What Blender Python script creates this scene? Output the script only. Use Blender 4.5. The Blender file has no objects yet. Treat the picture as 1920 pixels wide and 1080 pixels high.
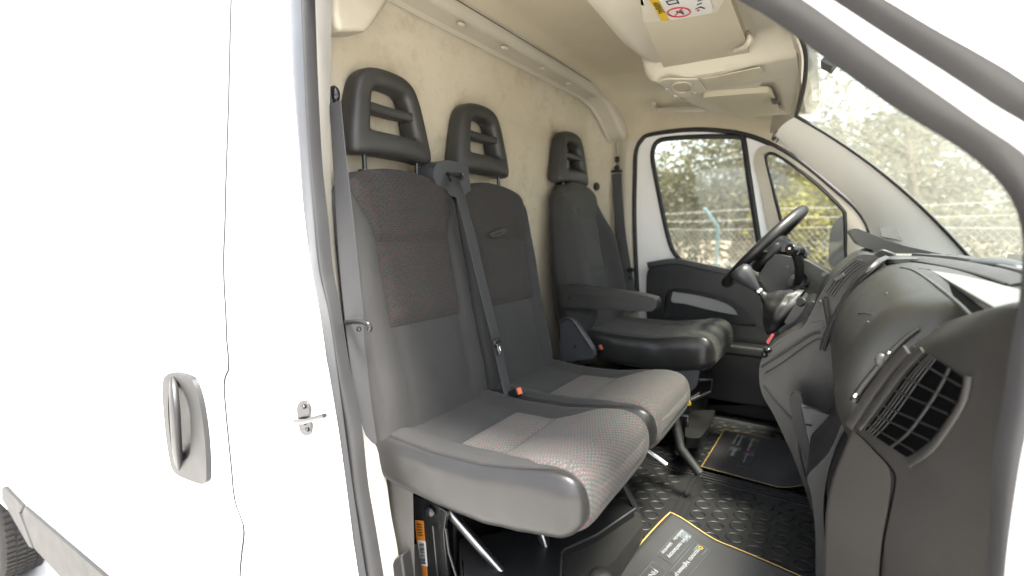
import bpy, bmesh, math, random
from mathutils import Vector, Matrix, noise
from mathutils.geometry import tessellate_polygon
random.seed(7)
R = math.radians
sc = bpy.context.scene
col = sc.collection

# ------------------------------------------------------------------ camera
# x runs across the van (+x = open passenger side), y towards the van's nose, z up from the cab floor (metres)
CAM = Vector((1.70, .93, .88)); YAW, PIT, FPX = R(32.46), R(6.28), 934.3
FWD = Vector((-math.cos(YAW)*math.cos(PIT), -math.sin(YAW)*math.cos(PIT), -math.sin(PIT)))
RGT = Vector((-math.sin(YAW), math.cos(YAW), 0)); UPV = RGT.cross(FWD)
cam = bpy.data.cameras.new('camera'); cam_o = bpy.data.objects.new('camera', cam); col.objects.link(cam_o)
cam.sensor_width = 36; cam.lens = FPX/1920*36; cam.clip_start = .02; cam.clip_end = 400
cam_o.matrix_world = Matrix.Translation(CAM) @ Matrix((RGT, UPV, -FWD)).transposed().to_4x4()
cam.dof.use_dof = True; cam.dof.focus_distance = 1.35; cam.dof.aperture_fstop = 1.8
sc.camera = cam_o

# ------------------------------------------------------------------ light: bright hazy day, sun high behind the camera
world = bpy.data.worlds.new('World'); sc.world = world; world.use_nodes = True
wn = world.node_tree; wn.nodes.clear()
sky = wn.nodes.new('ShaderNodeTexSky'); sky.sky_type = 'NISHITA'; sky.sun_disc = False
SUN_EL, SUN_DIR = R(70), Vector((.34, .94, 0)).normalized()
sky.sun_elevation = SUN_EL; sky.sun_rotation = math.atan2(SUN_DIR.x, SUN_DIR.y)
sky.air_density = 1.0; sky.dust_density = 4.0; sky.ozone_density = .6
bg = wn.nodes.new('ShaderNodeBackground'); bg.inputs['Strength'].default_value = .10
wo = wn.nodes.new('ShaderNodeOutputWorld')
hs = wn.nodes.new('ShaderNodeHueSaturation'); hs.inputs['Saturation'].default_value = .45   # white hazy sky
wn.links.new(sky.outputs[0], hs.inputs['Color']); wn.links.new(hs.outputs[0], bg.inputs['Color']); wn.links.new(bg.outputs[0], wo.inputs['Surface'])
sun = bpy.data.lights.new('sun', 'SUN'); sun.energy = 2.6; sun.angle = R(16); sun.color = (1, .95, .87)
sun_o = bpy.data.objects.new('sun', sun); col.objects.link(sun_o)
sd = Vector((SUN_DIR.x*math.cos(SUN_EL), SUN_DIR.y*math.cos(SUN_EL), math.sin(SUN_EL)))
sun_o.rotation_euler = sd.to_track_quat('Z', 'Y').to_euler()
sc.view_settings.view_transform = 'Standard'; sc.view_settings.look = 'None'
sc.view_settings.exposure = 3.2; sc.view_settings.gamma = 1.0
sc.view_settings.use_curve_mapping = False
sc.cycles.use_denoising = True; sc.cycles.max_bounces = 10; sc.cycles.diffuse_bounces = 5
sc.cycles.transparent_max_bounces = 16; sc.cycles.sample_clamp_indirect = 8; sc.cycles.caustics_reflective = False

# ------------------------------------------------------------------ helpers
def at(px, py, **k):
    """the point of a real plane (x=, y= or z=) seen at a pixel of the 1920x1080 photograph"""
    (ax, v), = k.items(); i = 'xyz'.index(ax)
    d = FWD + RGT*((px-960)/FPX) + UPV*((540-py)/FPX)
    return CAM + d*((v-CAM[i])/d[i])
from mathutils.bvhtree import BVHTree
def bvh(mb):
    return BVHTree.FromPolygons([tuple(p) for p in mb.v], [tuple(f) for f in mb.f])
def on(tree, px, py, off=0.0):
    d = (FWD + RGT*((px-960)/FPX) + UPV*((540-py)/FPX)).normalized()
    h = tree.ray_cast(CAM, d)
    if h[0] is None:                      # just past the rim: stay at the rim's depth
        t = .9
        for _ in range(4): q = tree.find_nearest(CAM+d*t)[0]; t = (q-CAM).dot(d)
        return CAM+d*(t-off)
    return h[0]-d*off
def tr(pts, **k): return [at(p[0], p[1], **k) for p in pts]
def V(*a): return Vector(a)
def sm(a, b, x):
    t = min(1, max(0, (x-a)/(b-a))); return t*t*(3-2*t)
def lerp(a, b, t): return a+(b-a)*t
def interp(tab, x):
    if x <= tab[0][0]: return tab[0][1]
    for (a, p), (b, q) in zip(tab, tab[1:]):
        if x <= b:
            t = (x-a)/(b-a); return p+(q-p)*t
    return tab[-1][1]
def spline(pts, n=8, closed=False):
    pts = [Vector(p) for p in pts]; m = len(pts); out = []
    for i in range(m if closed else m-1):
        p = [pts[(i+k) % m] if closed else pts[min(max(i+k, 0), m-1)] for k in (-1, 0, 1, 2)]
        for j in range(n):
            t = j/n
            out.append(.5*((2*p[1])+(p[2]-p[0])*t+(2*p[0]-5*p[1]+4*p[2]-p[3])*t*t+(3*p[1]-p[0]-3*p[2]+p[3])*t**3))
    if not closed: out.append(pts[-1].copy())
    return out
def resample(pts, n, closed=False):
    q = list(pts)+([pts[0]] if closed else [])
    L = [0]
    for a, b in zip(q, q[1:]): L.append(L[-1]+(b-a).length)
    out = []; m = n if closed else n-1; j = 0
    for i in range(n):
        s = L[-1]*i/m
        while j < len(L)-2 and L[j+1] < s: j += 1
        t = (s-L[j])/max(1e-9, L[j+1]-L[j]); out.append(q[j].lerp(q[j+1], min(1, t)))
    return out
def rounded(pts, r, n=4):
    """polygon with rounded corners"""
    out = []; m = len(pts); pts = [Vector(p) for p in pts]
    for i in range(m):
        p, a, b = pts[i], pts[i-1], pts[(i+1) % m]
        d = min(r, (a-p).length*.45, (b-p).length*.45)
        A = p+(a-p).normalized()*d; B = p+(b-p).normalized()*d
        for k in range(n+1):
            t = k/n; out.append(A*(1-t)**2+p*2*t*(1-t)+B*t*t)
    return out

class MB:
    def __init__(s): s.v = []; s.f = []; s.m = []; s.a = {}; s.uv = None
    def add(s, vs, fs, m=0):
        o = len(s.v); s.v += [Vector(p) for p in vs]; s.f += [tuple(i+o for i in f) for f in fs]; s.m += [m]*len(fs); return s
    def grid(s, rows, m=0, closed=False, cap=False, flip=False):
        nu = len(rows[0]); vs = [p for r in rows for p in r]; fs = []
        for j in range(len(rows)-1):
            for i in range(nu if closed else nu-1):
                a = j*nu+i; b = j*nu+(i+1) % nu; q = (a, b, b+nu, a+nu); fs.append(q[::-1] if flip else q)
        if cap:
            e = tuple(range(nu)); fs.append(e if flip else e[::-1]); e = tuple(range((len(rows)-1)*nu, len(rows)*nu)); fs.append(e[::-1] if flip else e)
        return s.add(vs, fs, m)
    def tube(s, path, r, n=8, m=0, closed=False, flat=None, up=None):
        """round tube along a path; flat=(w,h) gives a rounded strap instead"""
        path = [Vector(p) for p in path]; N = len(path); rows = []; prev = None
        for i, p in enumerate(path):
            t = (path[(i+1) % N]-path[i-1]) if closed else (path[min(i+1, N-1)]-path[max(i-1, 0)])
            t.normalize()
            if up is not None: a = Vector(up(i)) if callable(up) else Vector(up)
            elif prev is None: a = Vector((0, 0, 1)) if abs(t.z) < .9 else Vector((0, 1, 0))
            else: a = prev
            a = (a-t*a.dot(t)).normalized(); b = t.cross(a); prev = a
            rr = r(i/(N-1)) if callable(r) else r
            ring = []
            for k in range(n):
                an = 2*math.pi*k/n; c, q = math.cos(an), math.sin(an)
                if flat:
                    e = .35
                    c = math.copysign(abs(c)**e, c)*flat[0]/2; q = math.copysign(abs(q)**e, q)*flat[1]/2
                    ring.append(p+b*c+a*q)
                else: ring.append(p+a*(c*rr)+b*(q*rr))
            rows.append(ring)
        if closed: rows.append(rows[0])
        return s.grid(rows, m, closed=True, cap=not closed)
    def box(s, c, size, rot=None, m=0):
        hx, hy, hz = [d/2 for d in size]; M = rot.to_matrix() if rot is not None else Matrix.Identity(3)
        vs = [Vector(c)+M @ Vector((x, y, z)) for x in (-hx, hx) for y in (-hy, hy) for z in (-hz, hz)]
        return s.add(vs, [(0, 1, 3, 2), (4, 6, 7, 5), (0, 4, 5, 1), (2, 3, 7, 6), (0, 2, 6, 4), (1, 5, 7, 3)], m)
    def plate(s, outer, holes=(), nrm=(1, 0, 0), th=.02, m=0):
        """flat plate with holes: front face on the outline, thickness along -nrm"""
        nrm = Vector(nrm); loops = [list(outer)]+[list(h) for h in holes]
        flat = [p for l in loops for p in l]; n = len(flat)
        # project to 2D for the tessellation
        a = Vector((0, 0, 1)) if abs(nrm.z) < .9 else Vector((0, 1, 0)); a = (a-nrm*a.dot(nrm)).normalized(); b = a.cross(nrm)
        t = tessellate_polygon([[Vector((p.dot(b), p.dot(a), 0)) for p in l] for l in loops])
        fs = []
        for q in t:
            A, B, C = [flat[i] for i in q]
            g = (B-A).cross(C-A)
            if g.length < 1e-12: continue
            q = q if g.dot(nrm) > 0 else q[::-1]
            fs.append(tuple(q)); fs.append(tuple(i+n for i in q[::-1]))
        o = 0
        for l in loops:
            k = len(l)
            for i in range(k): fs.append((o+i, o+(i+1) % k, o+(i+1) % k+n, o+i+n))
            o += k
        s.add(flat+[p-nrm*th for p in flat], fs, m); return s
    def lathe(s, prof, c, axis, n=20, m=0, cap=True):
        axis = Vector(axis).normalized(); a = Vector((0, 0, 1)) if abs(axis.z) < .9 else Vector((1, 0, 0)); a = (a-axis*a.dot(axis)).normalized(); b = axis.cross(a); c = Vector(c)
        rows = [[c+axis*h+(a*math.cos(2*math.pi*k/n)+b*math.sin(2*math.pi*k/n))*r for k in range(n)] for r, h in prof]
        return s.grid(rows, m, closed=True, cap=cap)
    def ell(s, c, rad, n=16, m=0, rot=None, e=1.0):
        M = rot.to_matrix() if rot is not None else Matrix.Identity(3); rows = []
        for j in range(1, n):
            ph = math.pi*j/n; row = []
            for i in range(2*n):
                th = math.pi*i/n; p = Vector((math.sin(ph)*math.cos(th), math.sin(ph)*math.sin(th), math.cos(ph)))
                p = Vector([math.copysign(abs(q)**e, q)*r for q, r in zip(p, rad)]); row.append(Vector(c)+M @ p)
            rows.append(row)
        return s.grid(rows, m, closed=True, cap=True)
    def build(s, name, mats, parent=None, bevel=0, segs=3, smooth=True, angle=40, sub=0, fix=True):
        me = bpy.data.meshes.new(name); me.from_pydata([tuple(p) for p in s.v], [], s.f); 
        mats = mats if isinstance(mats, (list, tuple)) else [mats]
        for x in mats: me.materials.append(x)
        me.polygons.foreach_set('material_index', s.m)
        if fix:
            bm = bmesh.new(); bm.from_mesh(me); bmesh.ops.recalc_face_normals(bm, faces=bm.faces); bm.to_mesh(me); bm.free()
        if s.uv:
            ul = me.uv_layers.new(name='UVMap')
            for li, l in enumerate(me.loops): ul.data[li].uv = s.uv[l.vertex_index]
        for k, vals in s.a.items():
            at_ = me.attributes.new(k, 'FLOAT', 'POINT'); at_.data.foreach_set('value', vals)
        me.polygons.foreach_set('use_smooth', [smooth]*len(me.polygons))
        if smooth and not bevel and angle: me.set_sharp_from_angle(angle=R(angle))
        o = bpy.data.objects.new(name, me); col.objects.link(o)
        if parent is not None: hang(o, parent)
        if bevel:
            b = o.modifiers.new('bevel', 'BEVEL'); b.width = bevel; b.segments = segs; b.limit_method = 'ANGLE'; b.angle_limit = R(38); b.harden_normals = True; b.use_clamp_overlap = True
        if sub:
            u = o.modifiers.new('sub', 'SUBSURF'); u.levels = sub; u.render_levels = sub
        return o
WLOC = {}
def hang(o, parent):
    o.parent = parent; o.matrix_parent_inverse = Matrix.Translation(-WLOC.get(parent.name, Vector((0, 0, 0))))
def empty(name, parent=None, loc=(0, 0, 0)):
    o = bpy.data.objects.new(name, None); o.empty_display_size = .1; col.objects.link(o); o.location = loc
    if parent is not None: hang(o, parent)
    WLOC[o.name] = Vector(loc)
    return o
def tag(o, label=None, cat=None, group=None, kind=None):
    for k, v in (('label', label), ('category', cat), ('group', group), ('kind', kind)):
        if v: o[k] = v
    return o
def loft(lines, n=40, m=0, bulge=None, mb=None):
    mb = mb or MB(); return mb.grid([resample(l, n) for l in lines], m)

# ------------------------------------------------------------------ materials
class N:
    """a shader value with arithmetic"""
    def __init__(s, nt, sock): s.nt, s.s = nt, sock
    def _op(s, op, *o):
        n = s.nt.nodes.new('ShaderNodeMath'); n.operation = op
        for i, x in enumerate((s,)+o):
            if isinstance(x, N): s.nt.links.new(x.s, n.inputs[i])
            else: n.inputs[i].default_value = x
        return N(s.nt, n.outputs[0])
    def __add__(s, o): return s._op('ADD', o)
    def __sub__(s, o): return s._op('SUBTRACT', o)
    def __mul__(s, o): return s._op('MULTIPLY', o)
    def __truediv__(s, o): return s._op('DIVIDE', o)
    def gt(s, o): return s._op('GREATER_THAN', o)
    def lt(s, o): return s._op('LESS_THAN', o)
    def floor(s): return s._op('FLOOR')
    def frac(s): return s._op('FRACT')
    def abs(s): return s._op('ABSOLUTE')
    def sin(s): return s._op('SINE')
    def max(s, o): return s._op('MAXIMUM', o)
    def min(s, o): return s._op('MINIMUM', o)
    def step(s, a, b):
        n = s.nt.nodes.new('ShaderNodeMapRange'); n.interpolation_type = 'SMOOTHSTEP'; s.nt.links.new(s.s, n.inputs[0])
        n.inputs[1].default_value = a; n.inputs[2].default_value = b; return N(s.nt, n.outputs[0])
def newmat(name):
    m = bpy.data.materials.new(name); m.use_nodes = True; nt = m.node_tree
    return m, nt, nt.nodes['Principled BSDF']
def mixc(nt, f, a, b):
    n = nt.nodes.new('ShaderNodeMix'); n.data_type = 'RGBA'
    if isinstance(f, N): nt.links.new(f.s, n.inputs[0])
    else: n.inputs[0].default_value = f
    for i, x in ((6, a), (7, b)):
        if isinstance(x, (tuple, list)): n.inputs[i].default_value = (*x[:3], 1)
        else: nt.links.new(x, n.inputs[i])
    return n.outputs[2]
def noise_tex(nt, scale, detail=3, rough=.5, coord='Object', vec=None):
    n = nt.nodes.new('ShaderNodeTexNoise'); n.inputs['Scale'].default_value = scale; n.inputs['Detail'].default_value = detail; n.inputs['Roughness'].default_value = rough
    if vec is None:
        tc = nt.nodes.new('ShaderNodeTexCoord'); vec = tc.outputs[coord]
    nt.links.new(vec, n.inputs['Vector']); return N(nt, n.outputs[0])
def bump(nt, bs, h, strength, dist):
    b = nt.nodes.new('ShaderNodeBump'); b.inputs['Strength'].default_value = strength; b.inputs['Distance'].default_value = dist
    nt.links.new(h.s, b.inputs['Height']); nt.links.new(b.outputs[0], bs.inputs['Normal'])
def plastic(name, c, rough=.5, c2=None, grain=900, gb=.12, dirt=.0, dirtc=(.3, .28, .24), spec=.5, sc_=4, coat=0, metal=0):
    m, nt, bs = newmat(name)
    big = noise_tex(nt, sc_, 5, .6).step(.35, .7)
    c2 = c2 or tuple(x*.85 for x in c)
    out = mixc(nt, big, c, c2)
    if dirt:
        d = noise_tex(nt, 14, 8, .7).step(.52, .8)*dirt
        out = mixc(nt, d, out, dirtc)
    nt.links.new(out, bs.inputs['Base Color'])
    r = noise_tex(nt, sc_*3, 4)*.16+(rough-.08); nt.links.new(r.s, bs.inputs['Roughness'])
    bs.inputs['Specular IOR Level'].default_value = spec; bs.inputs['Metallic'].default_value = metal; bs.inputs['Coat Weight'].default_value = coat
    if gb: bump(nt, bs, noise_tex(nt, grain, 2), gb, .002)
    return m
M = {}
M['paint'] = plastic('white_paint', (.80, .80, .805), .32, (.79, .79, .795), gb=0, coat=.4)
M['jamb'] = plastic('white_jamb_paint', (.83, .83, .82), .38, (.79, .785, .77), gb=0)
M['trim'] = plastic('cream_trim', (0.4322, 0.4001, 0.3271), .55, (0.4088, 0.3738, 0.2979), 700, .10, .10, (0.2628, 0.2103, 0.1402))
M['headliner'] = plastic('beige_headliner', (0.4637, 0.413, 0.3115), .8, (0.4275, 0.3731, 0.2716), 500, .25, .12, (0.2463, 0.1956, 0.1232), spec=.2)
M['console'] = plastic('cream_console', (0.429, 0.396, 0.3217), .6, (0.407, 0.374, 0.297), 700, .08, .06, (0.2475, 0.198, 0.132), spec=.3)
M['visor'] = plastic('visor_vinyl', (0.3922, 0.3525, 0.2676), .65, (0.371, 0.3286, 0.2465), 900, .15, .06, (0.2385, 0.1908, 0.1272), spec=.3)
M['pillar'] = plastic('pale_pillar_trim', (.92, .905, .855), .5, (.90, .885, .83), 800, .08, spec=.35)
M['rubber'] = plastic('black_rubber', (0.00744, 0.00744, 0.00775), .58, (0.01054, 0.01023, 0.00992), 300, .15)
M['seal'] = plastic('grey_door_seal', (.017, .017, .018), .48, (.024, .024, .024), 200, .15, .06, (.06, .06, .055))
M['jambn'] = plastic('cream_jamb_trim', (0.2, 0.1925, 0.1725), .5, (0.18, 0.1725, 0.1525), 600, .1)
M['recess'] = plastic('shaded_handle_plastic', (0.007799, 0.00797, 0.008316), .5, (0.008663, 0.008663, 0.009009), 600, .1)  # darker copy of the handle plastic, recess shade put into the colour
M['sealgrey'] = plastic('pale_grey_seal', (0.0675, 0.0693, 0.0738), .42, (0.0855, 0.0864, 0.09), 200, .08)
M['black'] = plastic('black_plastic', (0.0085, 0.0085, 0.0088), .42, (0.012, 0.0118, 0.0115), 900, .15, .03, (0.06, 0.058, 0.05))
M['gloss'] = plastic('gloss_black', (.010, .010, .011), .22, (.014, .014, .014), gb=0)
M['dash'] = plastic('dash_plastic', (0.019, 0.0185, 0.016), .40, (0.026, 0.025, 0.021), 700, .30, .28, (0.07, 0.065, 0.05), sc_=5)
M['dashtop'] = plastic('dash_top_plastic', (0.036, 0.036, 0.0351), .38, (0.045, 0.045, 0.0432), 700, .25, .25, (0.108, 0.099, 0.09))
M['taupe'] = plastic('taupe_plastic', (0.02182, 0.02013, 0.01819), .42, (0.02522, 0.02328, 0.02085), 600, .28, .22, (0.0485, 0.04365, 0.0388))
M['lid'] = plastic('pale_grey_lid', (0.104, 0.104, 0.098), .35, (0.116, 0.116, 0.108), 800, .1)
M['greyp'] = plastic('slate_plastic', (0.02604, 0.02728, 0.02976), .42, (0.031, 0.03224, 0.03472), 800, .12)
M['hr'] = plastic('headrest_foam', (0.026, 0.025, 0.0235), .5, (0.03, 0.0285, 0.0265), 800, .10, .05)
M['vinyl'] = plastic('seat_vinyl', (.03, .03, .03), .46, (.035, .035, .035), 600, .18, .06, (.14, .13, .12), spec=.6)
M['belt'] = plastic('belt_webbing', (0.01562, 0.016, 0.01688), .5, (0.02125, 0.02125, 0.02188), 1500, .4)
M['metal'] = plastic('worn_steel', (.42, .42, .42), .35, (.30, .30, .30), gb=0, metal=1)
M['chrome'] = plastic('bright_metal', (.75, .75, .74), .22, (.62, .62, .60), gb=0, metal=1)
M['kick'] = plastic('shaded_kick_panel', (0.0575, 0.055, 0.05), .6, (0.05, 0.048, 0.043), 500, .15, .15, (0.075, 0.065, 0.05))  # trim lying in shade, the shade put into the colour
M['seal2'] = plastic('satin_outer_seal', (0.0324, 0.0315, 0.03195), .42, (0.0405, 0.0396, 0.0396), 200, .1)
M['arm'] = plastic('armrest_plastic', (0.018, 0.0177, 0.0168), .45, (0.0216, 0.021, 0.0198), 800, .12)
M['taupe2'] = plastic('light_taupe_plastic', (0.0396, 0.0363, 0.03245), .42, (0.0451, 0.04125, 0.03685), 800, .12)
M['gapgrey'] = plastic('gap_grey', (0.03, 0.0315, 0.036), .6, (0.036, 0.0375, 0.042), gb=0)
M['steel'] = plastic('zinc_plated_steel', (0.1056, 0.1056, 0.1091), .3, (0.08448, 0.08448, 0.088), gb=0, metal=1)
M['silver'] = plastic('silver_paint', (0.275, 0.275, 0.275), .38, (0.3025, 0.3025, 0.297), gb=0)
M['handle'] = plastic('grey_handle_plastic', (0.01285, 0.01302, 0.01337), .45, (0.01457, 0.01474, 0.01508), 600, .1)
M['mould'] = plastic('grey_moulding_plastic', (0.01326, 0.01295, 0.01217), .6, (0.0156, 0.01529, 0.01435), 500, .2, .15, (0.02496, 0.0234, 0.02028))
M['tyre'] = plastic('tyre_rubber', (0.0108, 0.01026, 0.00972), .8, (0.01485, 0.01404, 0.01323), 300, .3, .2, (0.0243, 0.02295, 0.02025))
M['orange'] = plastic('orange_plastic', (0.45, 0.078, 0.018), .4, (0.42, 0.072, 0.018), gb=0)
M['red'] = plastic('red_plastic', (0.275, 0.015, 0.02), .4, (0.25, 0.015, 0.02), gb=0)
M['yellow'] = plastic('yellow_label', (0.48, 0.312, 0.012), .5, (0.456, 0.294, 0.012), gb=0)
M['amber'] = plastic('orange_label', (0.4464, 0.155, 0.0186), .5, (0.403, 0.1364, 0.0186), gb=0)
M['whitel'] = plastic('white_label', (0.468, 0.462, 0.438), .5, (0.444, 0.438, 0.414), gb=0)
M['void'] = plastic('hollow_shade', (0.0006, 0.0006, 0.0006), .95, (0.00075, 0.00075, 0.00075), gb=0, spec=.05)  # near-black colour standing in for shade inside vent, slot and joint
M['ink'] = plastic('black_ink', (0.004, 0.004, 0.004), .6, (0.006, 0.006, 0.006), gb=0)
M['redink'] = plastic('red_ink', (0.372, 0.018, 0.036), .5, (0.348, 0.018, 0.036), gb=0)
M['teal'] = plastic('teal_painted_steel', (0.09, 0.162, 0.186), .5, (0.114, 0.18, 0.198), 200, .1, .3, (0.18, 0.156, 0.12))
M['wire'] = plastic('galvanised_wire', (0.3025, 0.297, 0.275), .5, (0.231, 0.22, 0.198), gb=0)

def bulkhead_mat():
    m, nt, bs = newmat('stained_bulkhead')
    tc = nt.nodes.new('ShaderNodeTexCoord')
    a = noise_tex(nt, 3.2, 7, .62).step(.40, .68)
    b = noise_tex(nt, 9, 9, .72).step(.48, .74)
    c = noise_tex(nt, 38, 6, .7).step(.52, .80)
    mp = nt.nodes.new('ShaderNodeMapping'); mp.inputs['Scale'].default_value = (3, 3, 22); nt.links.new(tc.outputs['Object'], mp.inputs[0])
    d = noise_tex(nt, 1.0, 5, .6, vec=mp.outputs[0]).step(.5, .8)
    out = mixc(nt, a*.75, (.51, .462, .368), (.465, .41, .302))
    out = mixc(nt, b*.45, out, (.245, .195, .112)); out = mixc(nt, c*.30, out, (.225, .19, .122)); out = mixc(nt, d*.25, out, (.385, .355, .285))
    nt.links.new(out, bs.inputs['Base Color']); bs.inputs['Roughness'].default_value = .6; bs.inputs['Specular IOR Level'].default_value = .35
    bump(nt, bs, noise_tex(nt, 160, 3), .12, .004); return m
M['bulk'] = bulkhead_mat()

def fabric_mat(name, plain, base, red, fleck, dens=1.0, hq=.6):
    """plain cloth; where attribute pat > 0 a woven insert with red and grey dashes; vin > 0 vinyl; seams where they meet"""
    m, nt, bs = newmat(name)
    uv = nt.nodes.new('ShaderNodeUVMap'); uv.uv_map = 'UVMap'
    sx = nt.nodes.new('ShaderNodeSeparateXYZ'); nt.links.new(uv.outputs[0], sx.inputs[0])
    u, v = N(nt, sx.outputs[0]), N(nt, sx.outputs[1])
    wob = noise_tex(nt, 40, 2)-.5
    pr = (v+wob*.002)/.0046
    row = pr.floor(); fr = pr.frac()
    rh = (row*12.9898).sin()*43758.5; rh = rh.frac()
    cu = (u+wob*.002)/.0165+row*.37+rh*.10; cell = cu.floor(); fu = cu.frac()
    h = ((cell*78.233+row*37.719).sin()*43758.5).frac()
    dots = ((u/.0026).frac()-.5).abs().step(.44, .28)
    band = (fr-.5).abs().step(.30, .18)
    isred = (fu-.22).abs().step(.18, .14)*h.gt(hq)*band*dots
    isg = (fu-.70).abs().step(.24, .20)*band*dots
    atp = nt.nodes.new('ShaderNodeAttribute'); atp.attribute_name = 'pat'; pat = N(nt, atp.outputs['Fac'])
    atv = nt.nodes.new('ShaderNodeAttribute'); atv.attribute_name = 'vin'; vin = N(nt, atv.outputs['Fac'])
    inpat = pat.step(-.0006, .0006); invin = vin.step(-.0006, .0006)
    fine = noise_tex(nt, 1400, 2)
    wear = noise_tex(nt, 7, 6, .65).step(.40, .75)
    dust_veil = noise_tex(nt, 60, 6, .75).step(.62, .85)*.22
    pl = mixc(nt, fine.step(.3, .7), tuple(x*.75 for x in plain), tuple(x*1.25 for x in plain))
    pl = mixc(nt, wear*.35, pl, tuple(x*1.5 for x in plain)); pl = mixc(nt, dust_veil, pl, (.05, .047, .042))
    pt = mixc(nt, fine.step(.3, .7), tuple(x*.7 for x in base), tuple(x*1.3 for x in base))
    pt = mixc(nt, isg*.9, pt, fleck); pt = mixc(nt, isred*dens, pt, red)
    out = mixc(nt, inpat, pl, pt)
    vn = mixc(nt, wear, (.0135, .0130, .0126), (.0175, .017, .0162)); out = mixc(nt, invin, out, vn)
    ats = nt.nodes.new('ShaderNodeAttribute'); ats.attribute_name = 'sea'; sea = N(nt, ats.outputs['Fac'])
    seam = sea.step(.0020, .0006).max(pat.abs().step(.0022, .0006).max(vin.abs().step(.0032, .0010)))
    out = mixc(nt, seam*.8, out, (.008, .008, .008))
    nt.links.new(out, bs.inputs['Base Color'])
    nt.links.new((invin*-.50+.84).s, bs.inputs['Roughness'])
    bs.inputs['Specular IOR Level'].default_value = .4
    bs.inputs['Sheen Weight'].default_value = .04; bs.inputs['Sheen Roughness'].default_value = .5
    hgt = fine*.25+inpat*band*dots*.6-seam*2.5+noise_tex(nt, 18, 4)*1.2
    bump(nt, bs, hgt, .35, .0012); return m
M['cloth'] = fabric_mat('seat_cloth', (.0205, .0200, .0195), (.0125, .0121, .0112), (.085, .011, .014), (.028, .033, .028))
M['clothlit'] = fabric_mat('lit_cushion_cloth', (.0155, .0152, .0148), (.042, .0415, .0385), (.17, .024, .034), (.105, .115, .100))  # cushion copy of the cloth, strong light put into the insert colour
M['clothdrv'] = fabric_mat('driver_seat_cloth', (.029, .0287, .028), (.033, .033, .030), (.06, .022, .024), (.058, .061, .053), .6)  # paler copy of the cloth, missing cab light put into the colour

def glass_mat(name, tint, dust_veil, veil_col):  # veil layer: some dust, plus haze painted into the glass
    m, nt, bs = newmat(name); nt.nodes.remove(bs); out = nt.nodes['Material Output']
    t = nt.nodes.new('ShaderNodeBsdfTransparent'); t.inputs[0].default_value = (*tint, 1)
    g = nt.nodes.new('ShaderNodeBsdfGlossy'); g.inputs['Roughness'].default_value = .01
    lw = nt.nodes.new('ShaderNodeLayerWeight'); lw.inputs[0].default_value = .5; fc = N(nt, lw.outputs['Facing'])
    f = fc*fc; f = f*f*fc*.88+.05
    mx = nt.nodes.new('ShaderNodeMixShader'); nt.links.new(f.s, mx.inputs[0]); nt.links.new(t.outputs[0], mx.inputs[1]); nt.links.new(g.outputs[0], mx.inputs[2])
    d = nt.nodes.new('ShaderNodeBsdfTranslucent'); d.inputs[0].default_value = (*veil_col, 1)
    d2 = nt.nodes.new('ShaderNodeBsdfDiffuse'); d2.inputs[0].default_value = (*veil_col, 1)
    md = nt.nodes.new('ShaderNodeMixShader'); nt.links.new(d.outputs[0], md.inputs[1]); nt.links.new(d2.outputs[0], md.inputs[2])
    k = noise_tex(nt, 2.5, 6, .65).step(.2, .8)*(dust_veil*.7)+dust_veil*.6
    mm = nt.nodes.new('ShaderNodeMixShader'); nt.links.new(k.s, mm.inputs[0]); nt.links.new(mx.outputs[0], mm.inputs[1]); nt.links.new(md.outputs[0], mm.inputs[2])
    nt.links.new(mm.outputs[0], out.inputs[0]); return m
M['glass'] = glass_mat('side_glass', (.90, .92, .88), .06, (.5, .5, .46))
M['wglass'] = glass_mat('veiled_windscreen_glass', (.84, .87, .81), .26, (.30, .315, .27))  # pale veil stands in for trim reflections, with some dust
# ================================================================== the ground and what stands beyond the van
GZ = -1.42
def ground_mat():
    m, nt, bs = newmat('dusty_ground')
    a = noise_tex(nt, .35, 6, .6).step(.35, .7); b = noise_tex(nt, 3, 8, .7).step(.4, .75); c = noise_tex(nt, 40, 6, .7).step(.45, .7)
    o = mixc(nt, a, (.19, .16, .115), (.145, .112, .075)); o = mixc(nt, b*.6, o, (.10, .075, .048)); o = mixc(nt, c*.45, o, (.22, .19, .14))
    nt.links.new(o, bs.inputs['Base Color']); bs.inputs['Roughness'].default_value = .95; bump(nt, bs, c, .6, .03); return m
M['ground'] = ground_mat()
g = MB(); rows = []
for j in range(61):
    r = []
    for i in range(61):
        x = math.copysign(abs((i-30)/30)**2.2, i-30)*150; y = math.copysign(abs((j-30)/30)**2.2, j-30)*150
        z = GZ+(.10*noise.noise(Vector((x*.3, y*.3, 0))) + .22*sm(-5.5, -9, x))*(1 if x < -4 else 0)
        r.append(V(x, y, z))
    rows.append(r)
tag(g.grid(rows).build('ground', M['ground'], angle=0), kind='structure')

def bounce_mat():
    m, nt, bs = newmat('pale_bounce_sheet'); a = noise_tex(nt, 1.1, 7, .65).step(.35, .7); b = noise_tex(nt, 25, 6, .7).step(.45, .75)
    nt.links.new(mixc(nt, b*.4, mixc(nt, a, (.50, .49, .465), (.44, .43, .405)), (.37, .355, .335)), bs.inputs['Base Color']); bs.inputs['Roughness'].default_value = .9; return m
M['bounce'] = bounce_mat()
tag(MB().grid([[V(x, y, GZ+.02) for x in (-2.6, 0, 5, 20, 40)] for y in (-30, -10, 0, 10, 30)]).build('bounce_ground', M['bounce'], angle=0), kind='structure')  # pale sheet beside the van, added to bounce light into the cab
# ================================================================== the van
van = empty('delivery_van', None, (0, 0, GZ))
tag(van, 'white delivery van seen through its open passenger doorway, dark cloth seats inside', 'van')
def part(mb, name, mats, parent=None, **k): return mb.build(name, mats, parent or van, **k)

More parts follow.
